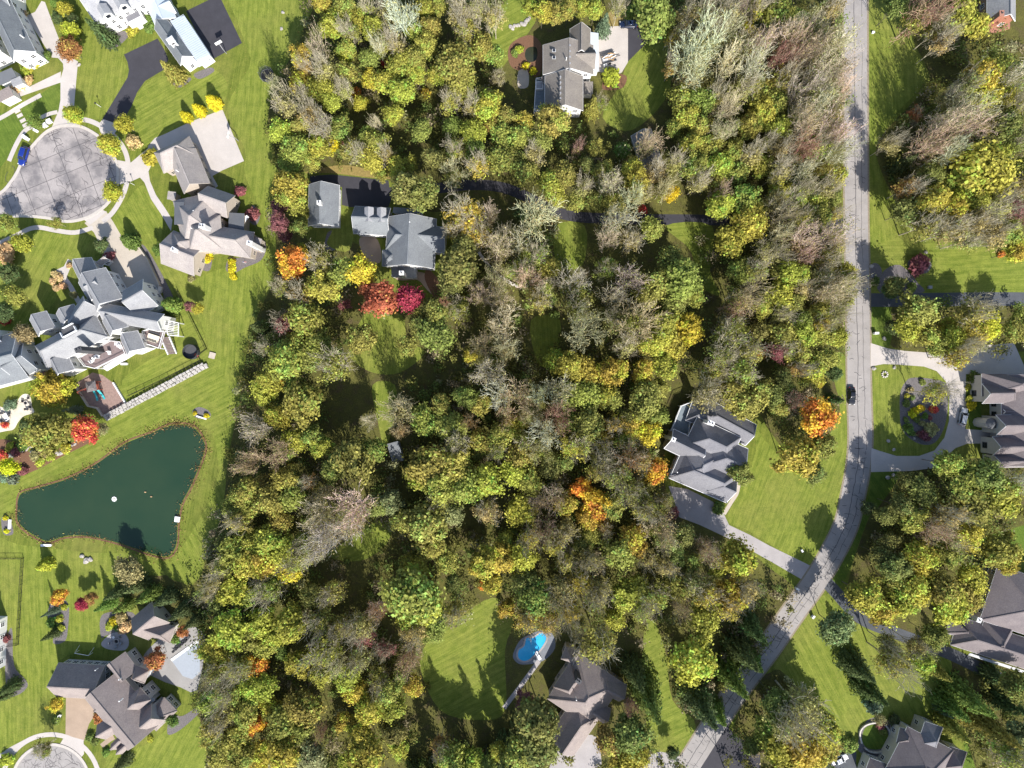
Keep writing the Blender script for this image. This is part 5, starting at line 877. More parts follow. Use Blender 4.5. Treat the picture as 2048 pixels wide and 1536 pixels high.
for i, (k, c, x, y, r) in enumerate(todo):
    Rm = r * S; h0, hk = HF[k]; ht = h0 + hk * r * rnd.uniform(.9, 1.1); ht *= rnd.uniform(.92, 1.08)
    if k in 'BL' and r < 16: ht = 2.0 + r * .30
    elif k in 'BL' and x < 400: ht = 2.5 + .27 * r
    if tall[i]: ht = tall[i]
    turn = {'r': .68, 'f': .60, 'a': .72, 'y': .85, 'l': .8, 'o': .78, 'u': .75}.get(c, .9) + rnd.uniform(-.08, .08)
    wild = 400 < x < 2048 and r >= 16; col = (*jitter(c, pull=.42 if wild and k in 'BL' and c not in 'fcqm' else 0.0), turn); rz = rnd.uniform(0, 6.28); lab = labels[i]
    hc = {'B': .64, 'L': .66, 'N': .62, 'P': .3, 'K': .35, 'R': .5}[k] * ht; p = P(x, y, hc); Rm *= (H - hc) / H
    nm_, ct_ = KIND_B.get(c, ('leafy_tree', 'tree')) if k == 'B' else (NAME[k], CAT[k]); root = empty(nm_, (p.x, p.y, 0)); tag(root, lab, ct_, ct_ + 's of the gardens and the wood' if k == 'B' else GROUP[k])
    bark = (.16, .135, .11, 1)
    if k in 'BLR':
        me = rnd.choice(PROTO[k]); o = link('crown', me, root, (0, 0, hc)); V = {'B': .40, 'L': .40, 'R': .55}[k] * ht; V = min(V, Rm * 1.25) if k != 'R' else V
        o.scale = (Rm * rnd.uniform(.92, 1.22), Rm * rnd.uniform(.92, 1.22), V); o.rotation_euler.z = rz; o.color = col
        if k == 'R':
            o.scale = (Rm * 1.12, Rm * 1.12, max(.5, Rm * .85)); o.location.z = max(.35, Rm * .55); t = link('stem', STICK, root, (0, 0, 0)); t.scale = (3, 3, max(.5, Rm)); t.color = bark
        else:
            if k == 'L' and r >= 14:
                q = rnd.randrange(len(BARE)); s_ = Rm * 1.05 / SPREAD[q]
                for nm, me in (('trunk', BARE[q][0]), ('branches', BARE[q][1])):
                    t = link(nm, me, root, (0, 0, 0)); t.scale = (s_, s_, ht * 1.03); t.rotation_euler.z = rz; t.color = (.50, .45, .33, 1)
            else:
                t = link('trunk', rnd.choice(TR), root, (0, 0, 0)); t.scale = (min(ht * .42, Rm * 1.1),) * 2 + (ht * .74,); t.rotation_euler.z = rz; t.color = bark if k == 'B' else (.30, .26, .22, 1)
    elif k == 'N':
        q = rnd.randrange(len(BARE)); s_ = Rm / SPREAD[q]; tone = COL[c] if c in 'wx' else (.49, .43, .32) if c == 't' else (.38, .29, .235)
        zs = ht; bk = (*[v * rnd.uniform(.9, 1.15) for v in tone], 1)
        for nm, me in (('trunk', BARE[q][0]), ('branches', BARE[q][1]), ('leaves', SPARSE[q])):
            o = link(nm, me, root, (0, 0, 0)); o.scale = (s_, s_, zs); o.rotation_euler.z = rz; o.color = (*[min(.75, v * 1.25) for v in bk[:3]], 1) if nm == 'trunk' else (min(.8, bk[0] * 1.22), min(.8, bk[1] * 1.18), min(.8, bk[2] * 1.08), 1) if nm == 'branches' else (*jitter('t' if c in 'wtx' else c), .8)
        if rnd.random() < (.3 if c in 'wx' else .65):
            o = link('crown', rnd.choice(PROTO['L']), root, (0, 0, hc * .72)); o.scale = (Rm * .75, Rm * .75, ht * .25); o.color = (*jitter('t' if rnd.random() < .5 else 'o'), .8); o.rotation_euler.z = rz
    else:
        me = rnd.choice(PROTO[k]); o = link('crown', me, root, (0, 0, 0.2)); o.scale = (Rm * 1.08, Rm * 1.08, ht); o.rotation_euler.z = rz; o.color = (*jitter(c), .9)
        t = link('trunk', STICK, root, (0, 0, 0)); t.scale = (5, 5, ht * .9); t.color = bark
# low undergrowth over the woodland floor, and the reeds round the pond: nobody could count these
def inpoly(x, y, poly):
    c = False
    for i in range(len(poly)):
        (x0, y0), (x1, y1) = poly[i - 1], poly[i]
        if (y0 > y) != (y1 > y) and x < (x1 - x0) * (y - y0) / (y1 - y0) + x0: c = not c
    return c
tp = np.array([(t[2], t[3]) for t in todo])
CLEAR = [pl for k, pl in LAWNS if k not in ('lawn_h',)]
spots = []
while len(spots) < 2600:
    x, y = rnd.uniform(380, 2060), rnd.uniform(-20, 1560)
    if not any(inpoly(x, y, f) for f in FOREST) or any(inpoly(x, y, q) for q in CLEAR): continue
    if 1000 < x < 1345 and 30 < y < 260 or 560 < x < 910 and 340 < y < 580 or 1320 < x < 1520 and 780 < y < 1060 or 1010 < x < 1260 and 1255 < y < 1500 or 760 < x < 1430 and 355 < y < 458 or 1880 < x and 740 < y < 940 or 1255 < x < 1335 and 255 < y < 350: continue
    if 1590 < x < 1960 and 1150 < y < 1340 or 1330 < x < 1640 and 960 < y < 1165 or x > 1950 and y < 70 or x > 1880 and 1130 < y < 1350: continue
    if 655 < x < 815 and 690 < y < 910 or 840 < x < 1010 and 1380 < y < 1500 or 1190 < x < 1390 and 450 < y < 560: continue
    spots.append((x, y))
for nm_, part_, colr, lab in (('undergrowth', spots[:1900], (.20, .20, .05, .6), 'tangled green brush and saplings filling the gaps between the trees of the wood'), ('brush', spots[1900:], (.30, .25, .15, .7), 'thin grey-brown brush among the trees of the wood')):
    pp, nn, tt, ss = [], [], [], []
    for x, y in part_:
        w_ = P(x, y); kk = 90; rr = rnd.uniform(.7, 1.9); zc = rnd.uniform(.2, 4.2) ** 1.2 * .8; u = rg.normal(size=(kk, 3)); pp.append(np.maximum(np.array([w_.x, w_.y, zc + .5]) + u * np.array([rr, rr, .3 + zc * .35]) * .6, np.array([-1e6, -1e6, .08]))); q = u * .4 + np.array([0, 0, .7]) + rg.normal(size=(kk, 3)) * .5; nn.append(q / np.linalg.norm(q, axis=1, keepdims=True)); tn = rnd.random(); tt.append(np.stack([np.full(kk, tn), rg.uniform(0, 1, kk), rg.uniform(0, 1, kk)], 1)); ss.append(rg.uniform(.16, .42, kk))
    ug = link(nm_, quads_mesh(nm_, np.concatenate(pp), np.concatenate(nn), np.concatenate(ss), np.concatenate(ss) * 1.3, np.concatenate(tt), M['leaf'])); ug.color = colr; tag(ug, lab, kind='stuff')
pp, nn, tt, ss = [], [], [], []
for x, y in BANK:
    if rnd.random() < .9:
        w_ = P(x + rnd.uniform(-4, 4), y + rnd.uniform(-3, 3)); kk = int(rnd.uniform(6, 38) * (2.0 if y < 960 and x > 100 else 1));  pp.append(np.array([w_.x, w_.y, .25]) + rg.normal(size=(kk, 3)) * np.array([.9, .7, .12])); q = rg.normal(size=(kk, 3)) + np.array([0, 0, .5]); nn.append(q / np.linalg.norm(q, axis=1, keepdims=True)); tt.append(rg.uniform(0, 1, (kk, 3))); ss.append(rg.uniform(.07, .2, kk))
rd = link('reeds', quads_mesh('reeds', np.concatenate(pp), np.concatenate(nn), np.concatenate(ss), np.concatenate(ss) * 2.2, np.concatenate(tt), M['leaf'])); rd.color = (.30, .19, .085, .7); tag(rd, 'brown dry reeds fringing the green pond', kind='stuff')
# ---------------------------------------------------------------- vehicles
def car(name, px, ang, L, Wd, Ht, paintm, label, cat='car', suv=False):
    """ang: direction the bonnet points, photo degrees clockwise from right"""
    root = empty(name, P(*px, 0.7) * 1.0, R(-ang)); root.location.z = 0.03; tag(root, label, cat)
    def loft(secs, nm, m, parent, smooth=True):
        vs, fs = [], []; n = 12
        for (x, z0, z1, w0, w1, rr) in secs:
            ring = []
            for k in range(n):
                a = 2 * math.pi * (k + .5) / n; cx, cz = math.cos(a), math.sin(a); e = .38
                y = math.copysign(abs(cx) ** e, cx); z = math.copysign(abs(cz) ** e, cz); f = (z + 1) / 2
                ring.append((x, y * (w0 * (1 - f) + w1 * f) / 2, z0 + (z1 - z0) * f))
            vs += ring
        m_ = len(secs)
        for i in range(m_ - 1): fs += [(i * n + k, i * n + (k + 1) % n, (i + 1) * n + (k + 1) % n, (i + 1) * n + k) for k in range(n)]
        fs += [tuple(range(n))[::-1], tuple((m_ - 1) * n + k for k in range(n))]
        b = MB(); b.add(vs, fs); return link(nm, b.mesh(nm, M[m], smooth), parent)
    h1 = Ht * .56; w_ = Wd; l = L / 2
    body = loft([(-l, .38, h1 * .86, w_ * .74, w_ * .66, 0), (-l * .93, .27, h1 * .98, w_ * .93, w_ * .82, 0), (-l * .6, .22, h1, w_, w_ * .9, 0), (0, .2, h1, w_, w_ * .92, 0), (l * .5, .22, h1 * .98, w_, w_ * .88, 0), (l * .85, .26, h1 * .84, w_ * .95, w_ * .80, 0), (l * .97, .33, h1 * .72, w_ * .78, w_ * .64, 0), (l, .4, h1 * .62, w_ * .62, w_ * .5, 0)], 'body', paintm, root)
    xb = -l * (.90 if suv else .72); xr0 = -l * (.74 if suv else .42); xr1 = l * (.10 if suv else .08); xf = l * .44
    loft([(xb, h1 - .1, h1 + .03, w_ * .84, w_ * .8, 0), (xr0, h1 - .1, Ht - .04, w_ * .88, w_ * .66, 0), (xr1, h1 - .1, Ht - .04, w_ * .88, w_ * .68, 0), (xf, h1 - .1, h1 + .02, w_ * .84, w_ * .8, 0)], 'glasshouse', 'glass', root)
    loft([(xr0 - .12, Ht - .1, Ht - .03, w_ * .64, w_ * .58, 0), (xr0 + .15, Ht - .09, Ht + .02, w_ * .70, w_ * .64, 0), (xr1 - .1, Ht - .09, Ht + .02, w_ * .70, w_ * .66, 0), (xr1 + .12, Ht - .1, Ht - .03, w_ * .66, w_ * .60, 0)], 'roof', paintm, root)
    for sx in (-1, 1):
        for k, (x0, z0, x1, z1) in enumerate(((xr1 + .05, Ht - .05, xf, h1 + .02), (xr0 - .05, Ht - .05, xb, h1 + .02))):
            b = MB(); b.bar((x0, sx * w_ * .33, z0), (x1, sx * w_ * .405, z1), .09, .07); link('pillar', b.mesh('pillar', M[paintm]), root)
        for x in (-l * .6, l * .62):
            b = MB(); b.tube((0, -.11, 0), (0, .11, 0), .33, .33, 16); ty = link('wheel', b.mesh('wheel', M['rubber']), root, (x, sx * (w_ / 2 - .12), .33)); b = MB(); b.tube((0, -.125, 0), (0, .125, 0), .19, .19, 12); link('rim', b.mesh('rim', M['grey']), ty)
        b = MB(); b.box((l * .93, sx * w_ * .33, h1 * .74), (.14, .34, .13)); link('headlight', b.mesh('headlight', M['trim']), root)
        b = MB(); b.box((-l * .955, sx * w_ * .34, h1 * .8), (.1, .26, .16)); link('tail_light', b.mesh('tail_light', M['red']), root)
        b = MB(); b.box((xf - .12, sx * (w_ / 2 + .06), h1 + .03), (.16, .2, .13)); link('wing_mirror', b.mesh('wing_mirror', M[paintm]), root)
    return root
car('parked_car', (47, 312), 108, 5.0, 1.98, 1.78, 'car_blue', 'bright blue sport utility car parked by the kerb of the cracked cul-de-sac', suv=True)
car('parked_car', (1257, 48), 180, 4.7, 1.85, 1.45, 'car_navy', 'dark navy car at the end of the pale drive by the white gabled house')
car('moving_car', (1704, 792), 90, 4.7, 1.85, 1.45, 'car_black', 'black car driving along the main road, beside the orange maple')
car('parked_car', (1927, 833), -78, 4.6, 1.85, 1.5, 'car_silver', 'silver car half in shadow on the looped driveway', suv=True)
car('parked_car', (1680, 1519), -24, 4.5, 1.8, 1.45, 'car_white', 'white car parked on the grey drive by the round walled garden')
# trailer heaped with timber and junk
p = P(1217, 119); t = tag(empty('trailer', (p.x, p.y, 0), R(17)), 'flatbed trailer heaped with boards and white scrap on the pale drive', 'trailer')
b = MB(); b.box((0, 0, .62), (3.6, 2.3, .16)); b.build('bed', M['grey'], t, (0, 0, 0)); b = MB()
for sx in (-1, 1):
    b = MB(); b.tube((0, sx * 1.2, .33), (0, sx * 1.38, .33), .33, .33, 14); b.build('wheel', M['rubber'], t, (0, 0, 0)); b = MB(); b.box((0, sx * 1.12, .95), (3.5, .06, .5)); b.build('side_panel', M['dkgrey'], t, (0, 0, 0))
b = MB(); b.bar((1.8, 0, .55), (3.1, 0, .5), .12); b.build('tow_bar', M['black'], t, (0, 0, 0))
rr = random.Random(3)
for k in range(16):
    a = rr.uniform(-.5, .5); x, y, z = rr.uniform(-1.2, 1.2), rr.uniform(-.8, .8), .85 + k * .03; L = rr.uniform(.8, 2.0); b = MB(); b.box((0, 0, 0), (L, rr.uniform(.12, .3), .06), a); q = Vector((x, y, z)); q.rotate(Matrix.Rotation(R(17), 3, 'Z'))
    o = b.build('board', M['wood' if k % 2 else 'trim'], None, (p.x + q.x, p.y + q.y, q.z)); o.rotation_euler.z = R(17); tag(o, 'loose board in the scrap heap on the flatbed trailer', 'board', 'boards on the trailer')
p = P(1210, 132); b = MB(); b.box((0, 0, .4), (1.0, .7, .8), .4, .85); o = b.build('crate', M['trim'], None, (p.x, p.y, 0)); tag(o, 'white crate on the drive between the trailer and the white house', 'crate')
# ---------------------------------------------------------------- sport and play
def hoop(px, ang, label, h=3.3):
    p = P(*px); t = tag(empty('basketball_hoop', p, R(-ang)), label, 'basketball hoop'); b = MB(); b.tube((0, 0, 0), (0, 0, 2.2), .09); b.bar((0, 0, 2.1), (1.2, 0, h), .14); b.build('pole', M['black'] if False else M['grey'], t, (0, 0, 0))
    b = MB(); b.box((1.2, 0, h + .25), (.06, 1.8, 1.1)); bd = b.build('backboard', M['trim'], t, (0, 0, 0)); b = MB()
    for y0, z0, y1, z1 in ((-.3, .0, .3, .0), (-.3, .45, .3, .45), (-.3, 0, -.3, .45), (.3, 0, .3, .45)): b.bar((1.245, y0, h + z0), (1.245, y1, h + z1), .05)
    b.build('target_square', M['red'], bd, (0, 0, 0)); b = MB()
    for k in range(14):
        a, c = 6.283 * k / 14, 6.283 * (k + 1) / 14; b.bar((1.5 + .24 * math.cos(a), .24 * math.sin(a), h - .1), (1.5 + .24 * math.cos(c), .24 * math.sin(c), h - .1), .03)
    b.build('rim', M['red'], t, (0, 0, 0))
hoop((453, 107), -120, 'basketball hoop on the edge of the black asphalt court'); hoop((477, 282), 195, 'basketball hoop beside the pale concrete court')
def trampoline(px, r, label, wall='net'):
    p = P(*px); t = tag(empty('trampoline', p), label, 'trampoline'); b = MB(); b.disc((0, 0), r * .86, .86, .9, 28); b.build('jumping_mat', M['black'], t, (0, 0, 0)); b = MB()
    n = 28
    for k in range(n):
        a, c = 6.2832 * k / n, 6.2832 * (k + 1) / n; b.add([(math.cos(a) * r * .86, math.sin(a) * r * .86, .93), (math.cos(a) * r, math.sin(a) * r, .93), (math.cos(c) * r, math.sin(c) * r, .93), (math.cos(c) * r * .86, math.sin(c) * r * .86, .93)], [(0, 1, 2, 3)])
    b.build('pad', M['dkgrey'], t, (0, 0, 0)); b = MB()
    for z in (1.3, 1.7, 2.1, 2.5):
        for k in range(n): a, c = 6.2832 * k / n, 6.2832 * (k + 1) / n; b.bar((math.cos(a) * r, math.sin(a) * r, z), (math.cos(c) * r, math.sin(c) * r, z), .035)
    for k in range(n * 2): a = 6.2832 * k / n / 2; b.bar((math.cos(a) * r, math.sin(a) * r, .95), (math.cos(a) * r, math.sin(a) * r, 2.55), .02)
    b.build('net', M[wall], t, (0, 0, 0))
    for k in range(8): a = 6.2832 * k / 8; b = MB(); b.tube((math.cos(a) * r * 1.04, math.sin(a) * r * 1.04, 0), (math.cos(a) * r * 1.04, math.sin(a) * r * 1.04, 2.6), .04, .04, 6); b.build('pole', M['grey'], t, (0, 0, 0))
trampoline((537, 154), 1.75, 'round netted trampoline on the lawn beside the wood'); 
p = P(386, 704); t = tag(empty('trampoline', p), 'dark enclosed trampoline at the corner of the black lawn fence', 'trampoline'); b = MB(); b.disc((0, 0), 1.85, 0.5, .62, 26); b.build('jumping_mat', M['dkgrey'], t, (0, 0, 0)); b = MB()
for k in range(26):
    a, c = 6.2832 * k / 26, 6.2832 * (k + 1) / 26; x0, y0, x1, y1 = math.cos(a) * 1.9, math.sin(a) * 1.9, math.cos(c) * 1.9, math.sin(c) * 1.9; b.add([(x0, y0, 0), (x1, y1, 0), (x1, y1, 1.9), (x0, y0, 1.9)], [(0, 1, 2, 3)])
b.build('net', M['net'], t, (0, 0, 0)); b = MB(); b.box((1.3, -.9, 1.0), (.7, 1.1, .08), .9); b.build('step', M['redwood'], t, (0, 0, 0))
# swing set and slides
p = P(198, 780); t = tag(empty('playset', p, R(12)), 'wooden climbing frame with teal slides and dark roof on the brown play area', 'playset')
for x in (-1, 1):
    for y in (-1, 1): b = MB(); b.tube((x, y + 1.0, 0), (x, y + 1.0, 3.0), .1); b.build('post', M['redwood'], t, (0, 0, 0))
b = MB(); b.box((0, 1.0, 1.5), (2.2, 2.2, .12)); b.build('platform', M['redwood'], t, (0, 0, 0)); b = MB(); b.add([(-1.3, -.3, 3.0), (1.3, -.3, 3.0), (1.3, 2.3, 3.0), (-1.3, 2.3, 3.0), (0, 1.0, 3.9)], [(0, 1, 4), (1, 2, 4), (2, 3, 4), (3, 0, 4), (3, 2, 1, 0)]); b.build('canopy_roof', M['mulch'], t, (0, 0, 0))
for x in (-.55, .55):
    b = MB(); pr = Vector((x, -.1, 1.5))
    for k in range(1, 7): q = Vector((x * (1 + k * .12), -.1 - k * .42, 1.5 - 1.4 * math.sin(k / 6 * 1.57))); b.bar(pr, q, .55, .08); pr = q
    b.build('slide', M['teal'], t, (0, 0, 0))
b = MB(); b.bar((-1, .9, 2.6), (-4.2, .3, 2.5), .16); b.build('swing_beam', M['redwood'], t, (0, 0, 0))
for x in (-2, -3.2): b = MB(); b.bar((x, .65, 2.5), (x, .65, .5), .04); b.box((x, .65, .5), (.5, .2, .05)); b.build('swing', M['red'], t, (0, 0, 0))
for s_ in (-1, 1): b = MB(); b.bar((-4.2, .3, 2.5), (-4.3, .3 + s_ * 1.2, 0), .12); b.build('leg', M['redwood'], t, (0, 0, 0))
p = P(172, 1303); t = tag(empty('soccer_goal', p, R(-10)), 'white soccer goal frame in the shade behind the brown house', 'goal')
for x in (-1.8, 1.8): b = MB(); b.tube((x, 0, 0), (x, 0, 1.9), .06); b.build('post', M['trim'], t, (0, 0, 0)); b = MB(); b.tube((x, 0, 1.85), (x * 1.05, 1.4, 0), .04); b.build('stay', M['trim'], t, (0, 0, 0))
b = MB(); b.tube((-1.8, 0, 1.9), (1.8, 0, 1.9), .06); b.build('crossbar', M['trim'], t, (0, 0, 0))
# ---------------------------------------------------------------- lamps, mailboxes, stones
def lamp(px, label):
    t = tag(empty('lamp_post', P(*px)), label, 'lamp post'); b = MB(); b.tube((0, 0, 0), (0, 0, 2.2), .055); b.build('pole', M['trim'], t, (0, 0, 0)); b = MB(); b.disc((0, 0), .1, 2.2, 2.55, 8, .2); b.build('lantern', M['glass'], t, (0, 0, 0)); b = MB(); b.disc((0, 0), .25, 2.55, 2.7, 8, .05); b.build('cap', M['black'], t, (0, 0, 0))
lamp((202, 214), 'slim lamp post on the lawn between the pale drive and black drive'); lamp((269, 370), 'slim lamp post by the footpath to the beige house')
def block(name, px, s, ang, m, label, cat, z=0, group=None, taper=.95):
    p = P(*px); t = empty(name, (p.x, p.y, z), R(-ang)); tag(t, label, cat, group); b = MB(); b.box((0, 0, s[2] / 2), s, 0, taper); b.build('body', M[m], t, (0, 0, 0)); b = MB(); b.box((0, 0, s[2] + .04), (s[0] + .08, s[1] + .08, .08)); b.build('lid', M[m], t, (0, 0, 0)); return t
block('utility_box', (92, 252), (1.2, .8, .9), -25, 'trim', 'white utility box by the kerb, the upper one beside the drive mouth', 'utility box'); block('utility_box', (101, 244), (1.2, .8, .9), -25, 'trim', 'white utility box beside the pale drive, nearest the drive mouth', 'utility box'); block('utility_box', (73, 262), (1.1, .6, .5), 30, 'trim', 'low white utility box below the stepping slabs', 'utility box'); block('utility_box', (54, 277), (1.5, .8, .9), 35, 'trim', 'white utility box on the verge above the blue car', 'utility box')
block('mailbox', (1749, 667), (1.0, .5, 1.2), 0, 'trim', 'white mailbox pillar beside the road above the looped driveway', 'mailbox'); block('mailbox', (1592, 1176), (.9, .4, 1.1), 30, 'trim', 'white mailbox by the road at the mouth of the grey drive', 'mailbox'); block('utility_box', (1603, 1101), (.6, .4, .5), 60, 'trim', 'small white box on the striped lawn by the road bend', 'utility box'); block('mailbox', (1624, 1232), (.8, .4, 1.0), -50, 'trim', 'white mailbox on the grass below the slanting road', 'mailbox'); block('mailbox', (1684, 74), (.8, .6, 1.1), 0, 'tan_fabric', 'cream mailbox beside the road near the top of the photo', 'mailbox'); block('utility_box', (1745, 66), (.6, .4, .5), 0, 'trim', 'tiny white box on the grass across the road from the cream mailbox', 'utility box'); block('utility_box', (1858, 575), (.9, .7, .6), 0, 'grey', 'grey box on the grass above the shaded side road', 'utility box')
block('utility_box', (425, 711), (1.5, 1.5, .25), 15, 'concrete_tan', 'square drain cover on the lawn by the fence corner', 'drain cover'); block('bench', (356, 1038), (1.2, 1.3, .5), 8, 'trim', 'small square white platform on the pond edge', 'platform'); block('dock', (94, 1090), (2.6, .5, .4), 0, 'trim', 'short white dock plank on the lower pond bank', 'dock'); block('garden_wall', (21, 1048), (.5, 2.4, .4), 5, 'trim', 'short white wall at the mulch bed beside the pond', 'wall'); block('garden_wall', (404, 835), (2.6, .3, .35), 18, 'trim', 'low white kerb at the mulch mound above the pond', 'wall'); block('planter', (322, 580), (.9, 1.6, .8), 15, 'stone', 'stone planter at the end of the tan drive retaining wall', 'planter')
ROCKS = [(1747, 737, .9, 'round boulder on the lawn beside the upper driveway mouth'), (1788, 735, .8, 'grey boulder on the loop lawn below the driveway'), (1776, 882, .8, 'dark boulder pile on the loop lawn, low down'), (1787, 899, .7, 'grey boulder by the lower driveway mouth'), (1768, 677, .9, 'grey boulder above the upper driveway mouth'), (1775, 955, .9, 'pale boulder on the shaded verge below the loop'), (1786, 950, .8, 'blue-grey boulder on the shaded verge below the loop'), (165, 1112, 1.0, 'dark boulder in the cluster below the pond'), (173, 1121, 1.3, 'grey boulder at the middle of the cluster below the pond'), (182, 1118, 1.0, 'pale boulder at the end of the cluster below the pond'), (1742, 533, .9, 'white boulder in the roadside bed by the side road'), (1743, 552, .7, 'small pale boulder in the roadside bed by the side road'), (1851, 505, .8, 'pale boulder beside the maroon bush'), (563, 58, .7, 'white stone on the lawn beside the wood, the upper one'), (566, 25, .7, 'white stone on the lawn beside the wood, at the top'), (158, 130, .8, 'white rock at the corner of the hedge and drive'), (1828, 877, .6, 'white rock in the mulch of the loop bed')]
def rock_mesh(sd):
    r_ = random.Random(sd); bm = bmesh.new(); bmesh.ops.create_icosphere(bm, subdivisions=2, radius=.5)
    for v in bm.verts: v.co *= r_.uniform(.8, 1.2); v.co.z *= .7
    me = bpy.data.meshes.new('boulder'); bm.to_mesh(me); bm.free(); me.materials.append(M['rock']); return me
RM = [rock_mesh(k) for k in range(5)]
for k, (x, y, s_, lab) in enumerate(ROCKS):
    p = P(x, y); o = link('boulder', RM[k % 5], None, (p.x, p.y, .18 * s_)); o.scale = (s_ * 1.3, s_ * 1.1, s_); o.rotation_euler.z = k * 1.3; tag(o, lab, 'boulder')
for k in range(34):        # rockery stones above the pond and by the garden pond
    if k < 22: t = k / 21; x, y = 8 + 145 * t + rr.uniform(-5, 5), 905 - 18 * math.sin(t * 6) + (950 - 905) * (1 - t) * .4 - 30 * t * t + rr.uniform(-6, 8)
    else: t = (k - 22) / 11; x, y = 1020 + 48 * t, 55 - 30 * t * t + rr.uniform(-3, 3)
    p = P(x, y); o = link('rockery_stone', RM[k % 5], None, (p.x, p.y, .12)); s_ = rr.uniform(.5, 1.1); o.scale = (s_ * 1.5, s_, s_ * .8); o.rotation_euler.z = rr.uniform(0, 6); tag(o, 'pale rockery stone in the planted bank above the pond' if k < 22 else 'pale stone of the little garden wall above the garden pond', 'stone', 'rockery stones above the pond' if k < 22 else 'garden wall stones')
for x, y, lab in ((1769, 749, 'stone ring with a post on the loop lawn'),):
    t = tag(empty('stone_ring', P(x, y)), lab, 'stone ring')
    for k in range(9): a = 6.283 * k / 9; b = MB(); b.box((math.cos(a) * .7, math.sin(a) * .7, .15), (.42, .32, .3), a); b.build('stone', M['stone'], t, (0, 0, 0))
    b = MB(); b.tube((0, 0, 0), (0, 0, .9), .08); b.build('post', M['black'], t, (0, 0, 0))
# stepping slabs from the road to the corner house
for k, (x, y) in enumerate(((35, 222), (40, 231), (46, 241), (51, 250), (60, 256))):
    p = P(x, y); b = MB(); b.box((0, 0, .05), (1.5, .85, .1)); o = b.build('stepping_slab', M['concrete'], None, (p.x, p.y, 0)); o.rotation_euler.z = R(28); tag(o, 'pale rectangular stepping slab in the row crossing the grass to the kerb', 'slab', 'stepping slabs by the cul-de-sac')
# white limestone retaining wall above the pond field
A_, B_ = P(211, 836), P(410, 731); wl = tag(empty('retaining_wall', (A_ + B_) / 2), 'long pale limestone retaining wall sloping along the play area above the pond field', 'wall'); d = (B_ - A_).normalized(); nn_ = Vector((-d.y, d.x, 0)); L = (B_ - A_).length
SM = []
for k in range(6):
    b = MB(); b.box((0, 0, 0), (1.14, .54, .40), 0, .9); SM.append(b.mesh('stone', M['wall_stone']))
for row in range(3):
    x = 0.0
    while x < L:
        ln = rr.uniform(.75, 1.3); q = A_ + d * (x + ln / 2) + nn_ * (-.62 + row * .58 + rr.uniform(-.06, .06)) - (A_ + B_) / 2; o = link('stone', SM[rr.randrange(6)], wl, (q.x, q.y, .2 + row * .26)); o.scale = (ln / 1.22, rr.uniform(.85, 1.1), rr.uniform(.8, 1.25)); o.rotation_euler.z = math.atan2(d.y, d.x) + rr.uniform(-.05, .05); x += ln
# fences
def fence(name, px, h, m, label, gap=2.2):
    pts = [P(x, y) for x, y in px]; t = tag(empty(name, pts[0]), label, 'fence'); o0 = pts[0]; pk = MB()
    for a, c in zip(pts[:-1], pts[1:]):
        v = c - a; n = max(1, int(v.length / gap)); z = Vector((0, 0, 1))
        for zz in (.2, h - .1): b = MB(); b.bar(a - o0 + z * zz, c - o0 + z * zz, .06, .08); b.build('rail', M[m], t, (0, 0, 0))
        for k in range(n + 1): q = a + v * k / n - o0; b = MB(); b.box((q.x, q.y, h / 2), (.09, .09, h)); b.build('post', M[m], t, (0, 0, 0))
        for k in range(int(v.length / .25)): q = a + v * k * .25 / v.length - o0; pk.bar(q + z * .2, q + z * (h - .05), .022)
    tag(pk.build('picket', M[m], t, (0, 0, 0)), kind='stuff')
fence('metal_fence', [(355, 580), (378, 625), (414, 698), (396, 712), (405, 728)], 1.3, 'black', 'thin black metal fence along the lawn of the very large house'); fence('metal_fence', [(400, 722), (322, 762), (258, 792)], 1.3, 'black', 'thin black metal fence above the limestone retaining wall'); fence('metal_fence', [(-20, 1116), (48, 1116), (38, 1288), (18, 1290)], 1.3, 'black', 'thin black metal fence round the lawn corner below the pond')
b = MB(); b.strip(G([(281, 496), (298, 520), (322, 572)]), .35, 0, 1.1); o = b.build('garden_wall', M['concrete_tan']); tag(o, 'thin tan retaining wall along the side of the tan driveway', 'wall')
b = MB(); b.strip(G([(150, 768), (178, 812), (196, 816), (207, 832)]), .4, 0, .6); o = b.build('garden_wall', M['concrete_tan']); tag(o, 'low tan wall along the play area on the side of the orange shrubs', 'wall'); b = MB(); b.strip(G([(228, 765), (252, 805)]), .35, 0, .6); o = b.build('garden_wall', M['trim']); tag(o, 'low white wall along the play area on the lawn side', 'wall')
b = MB(); b.strip(G(cr([(1722, 1485), (1718, 1465), (1728, 1450), (1750, 1444), (1770, 1450), (1780, 1470), (1776, 1490), (1762, 1502), (1740, 1502), (1728, 1494)], 4)), .35, 0, .6); o = b.build('garden_wall', M['stone']); tag(o, 'round pale stone wall enclosing the small lawn by the white car', 'wall')
structure('lawn', [(1724, 1480), (1730, 1456), (1752, 1448), (1772, 1456), (1776, 1480), (1760, 1498), (1735, 1496)], 0.019, 'lawn_lush', 4)
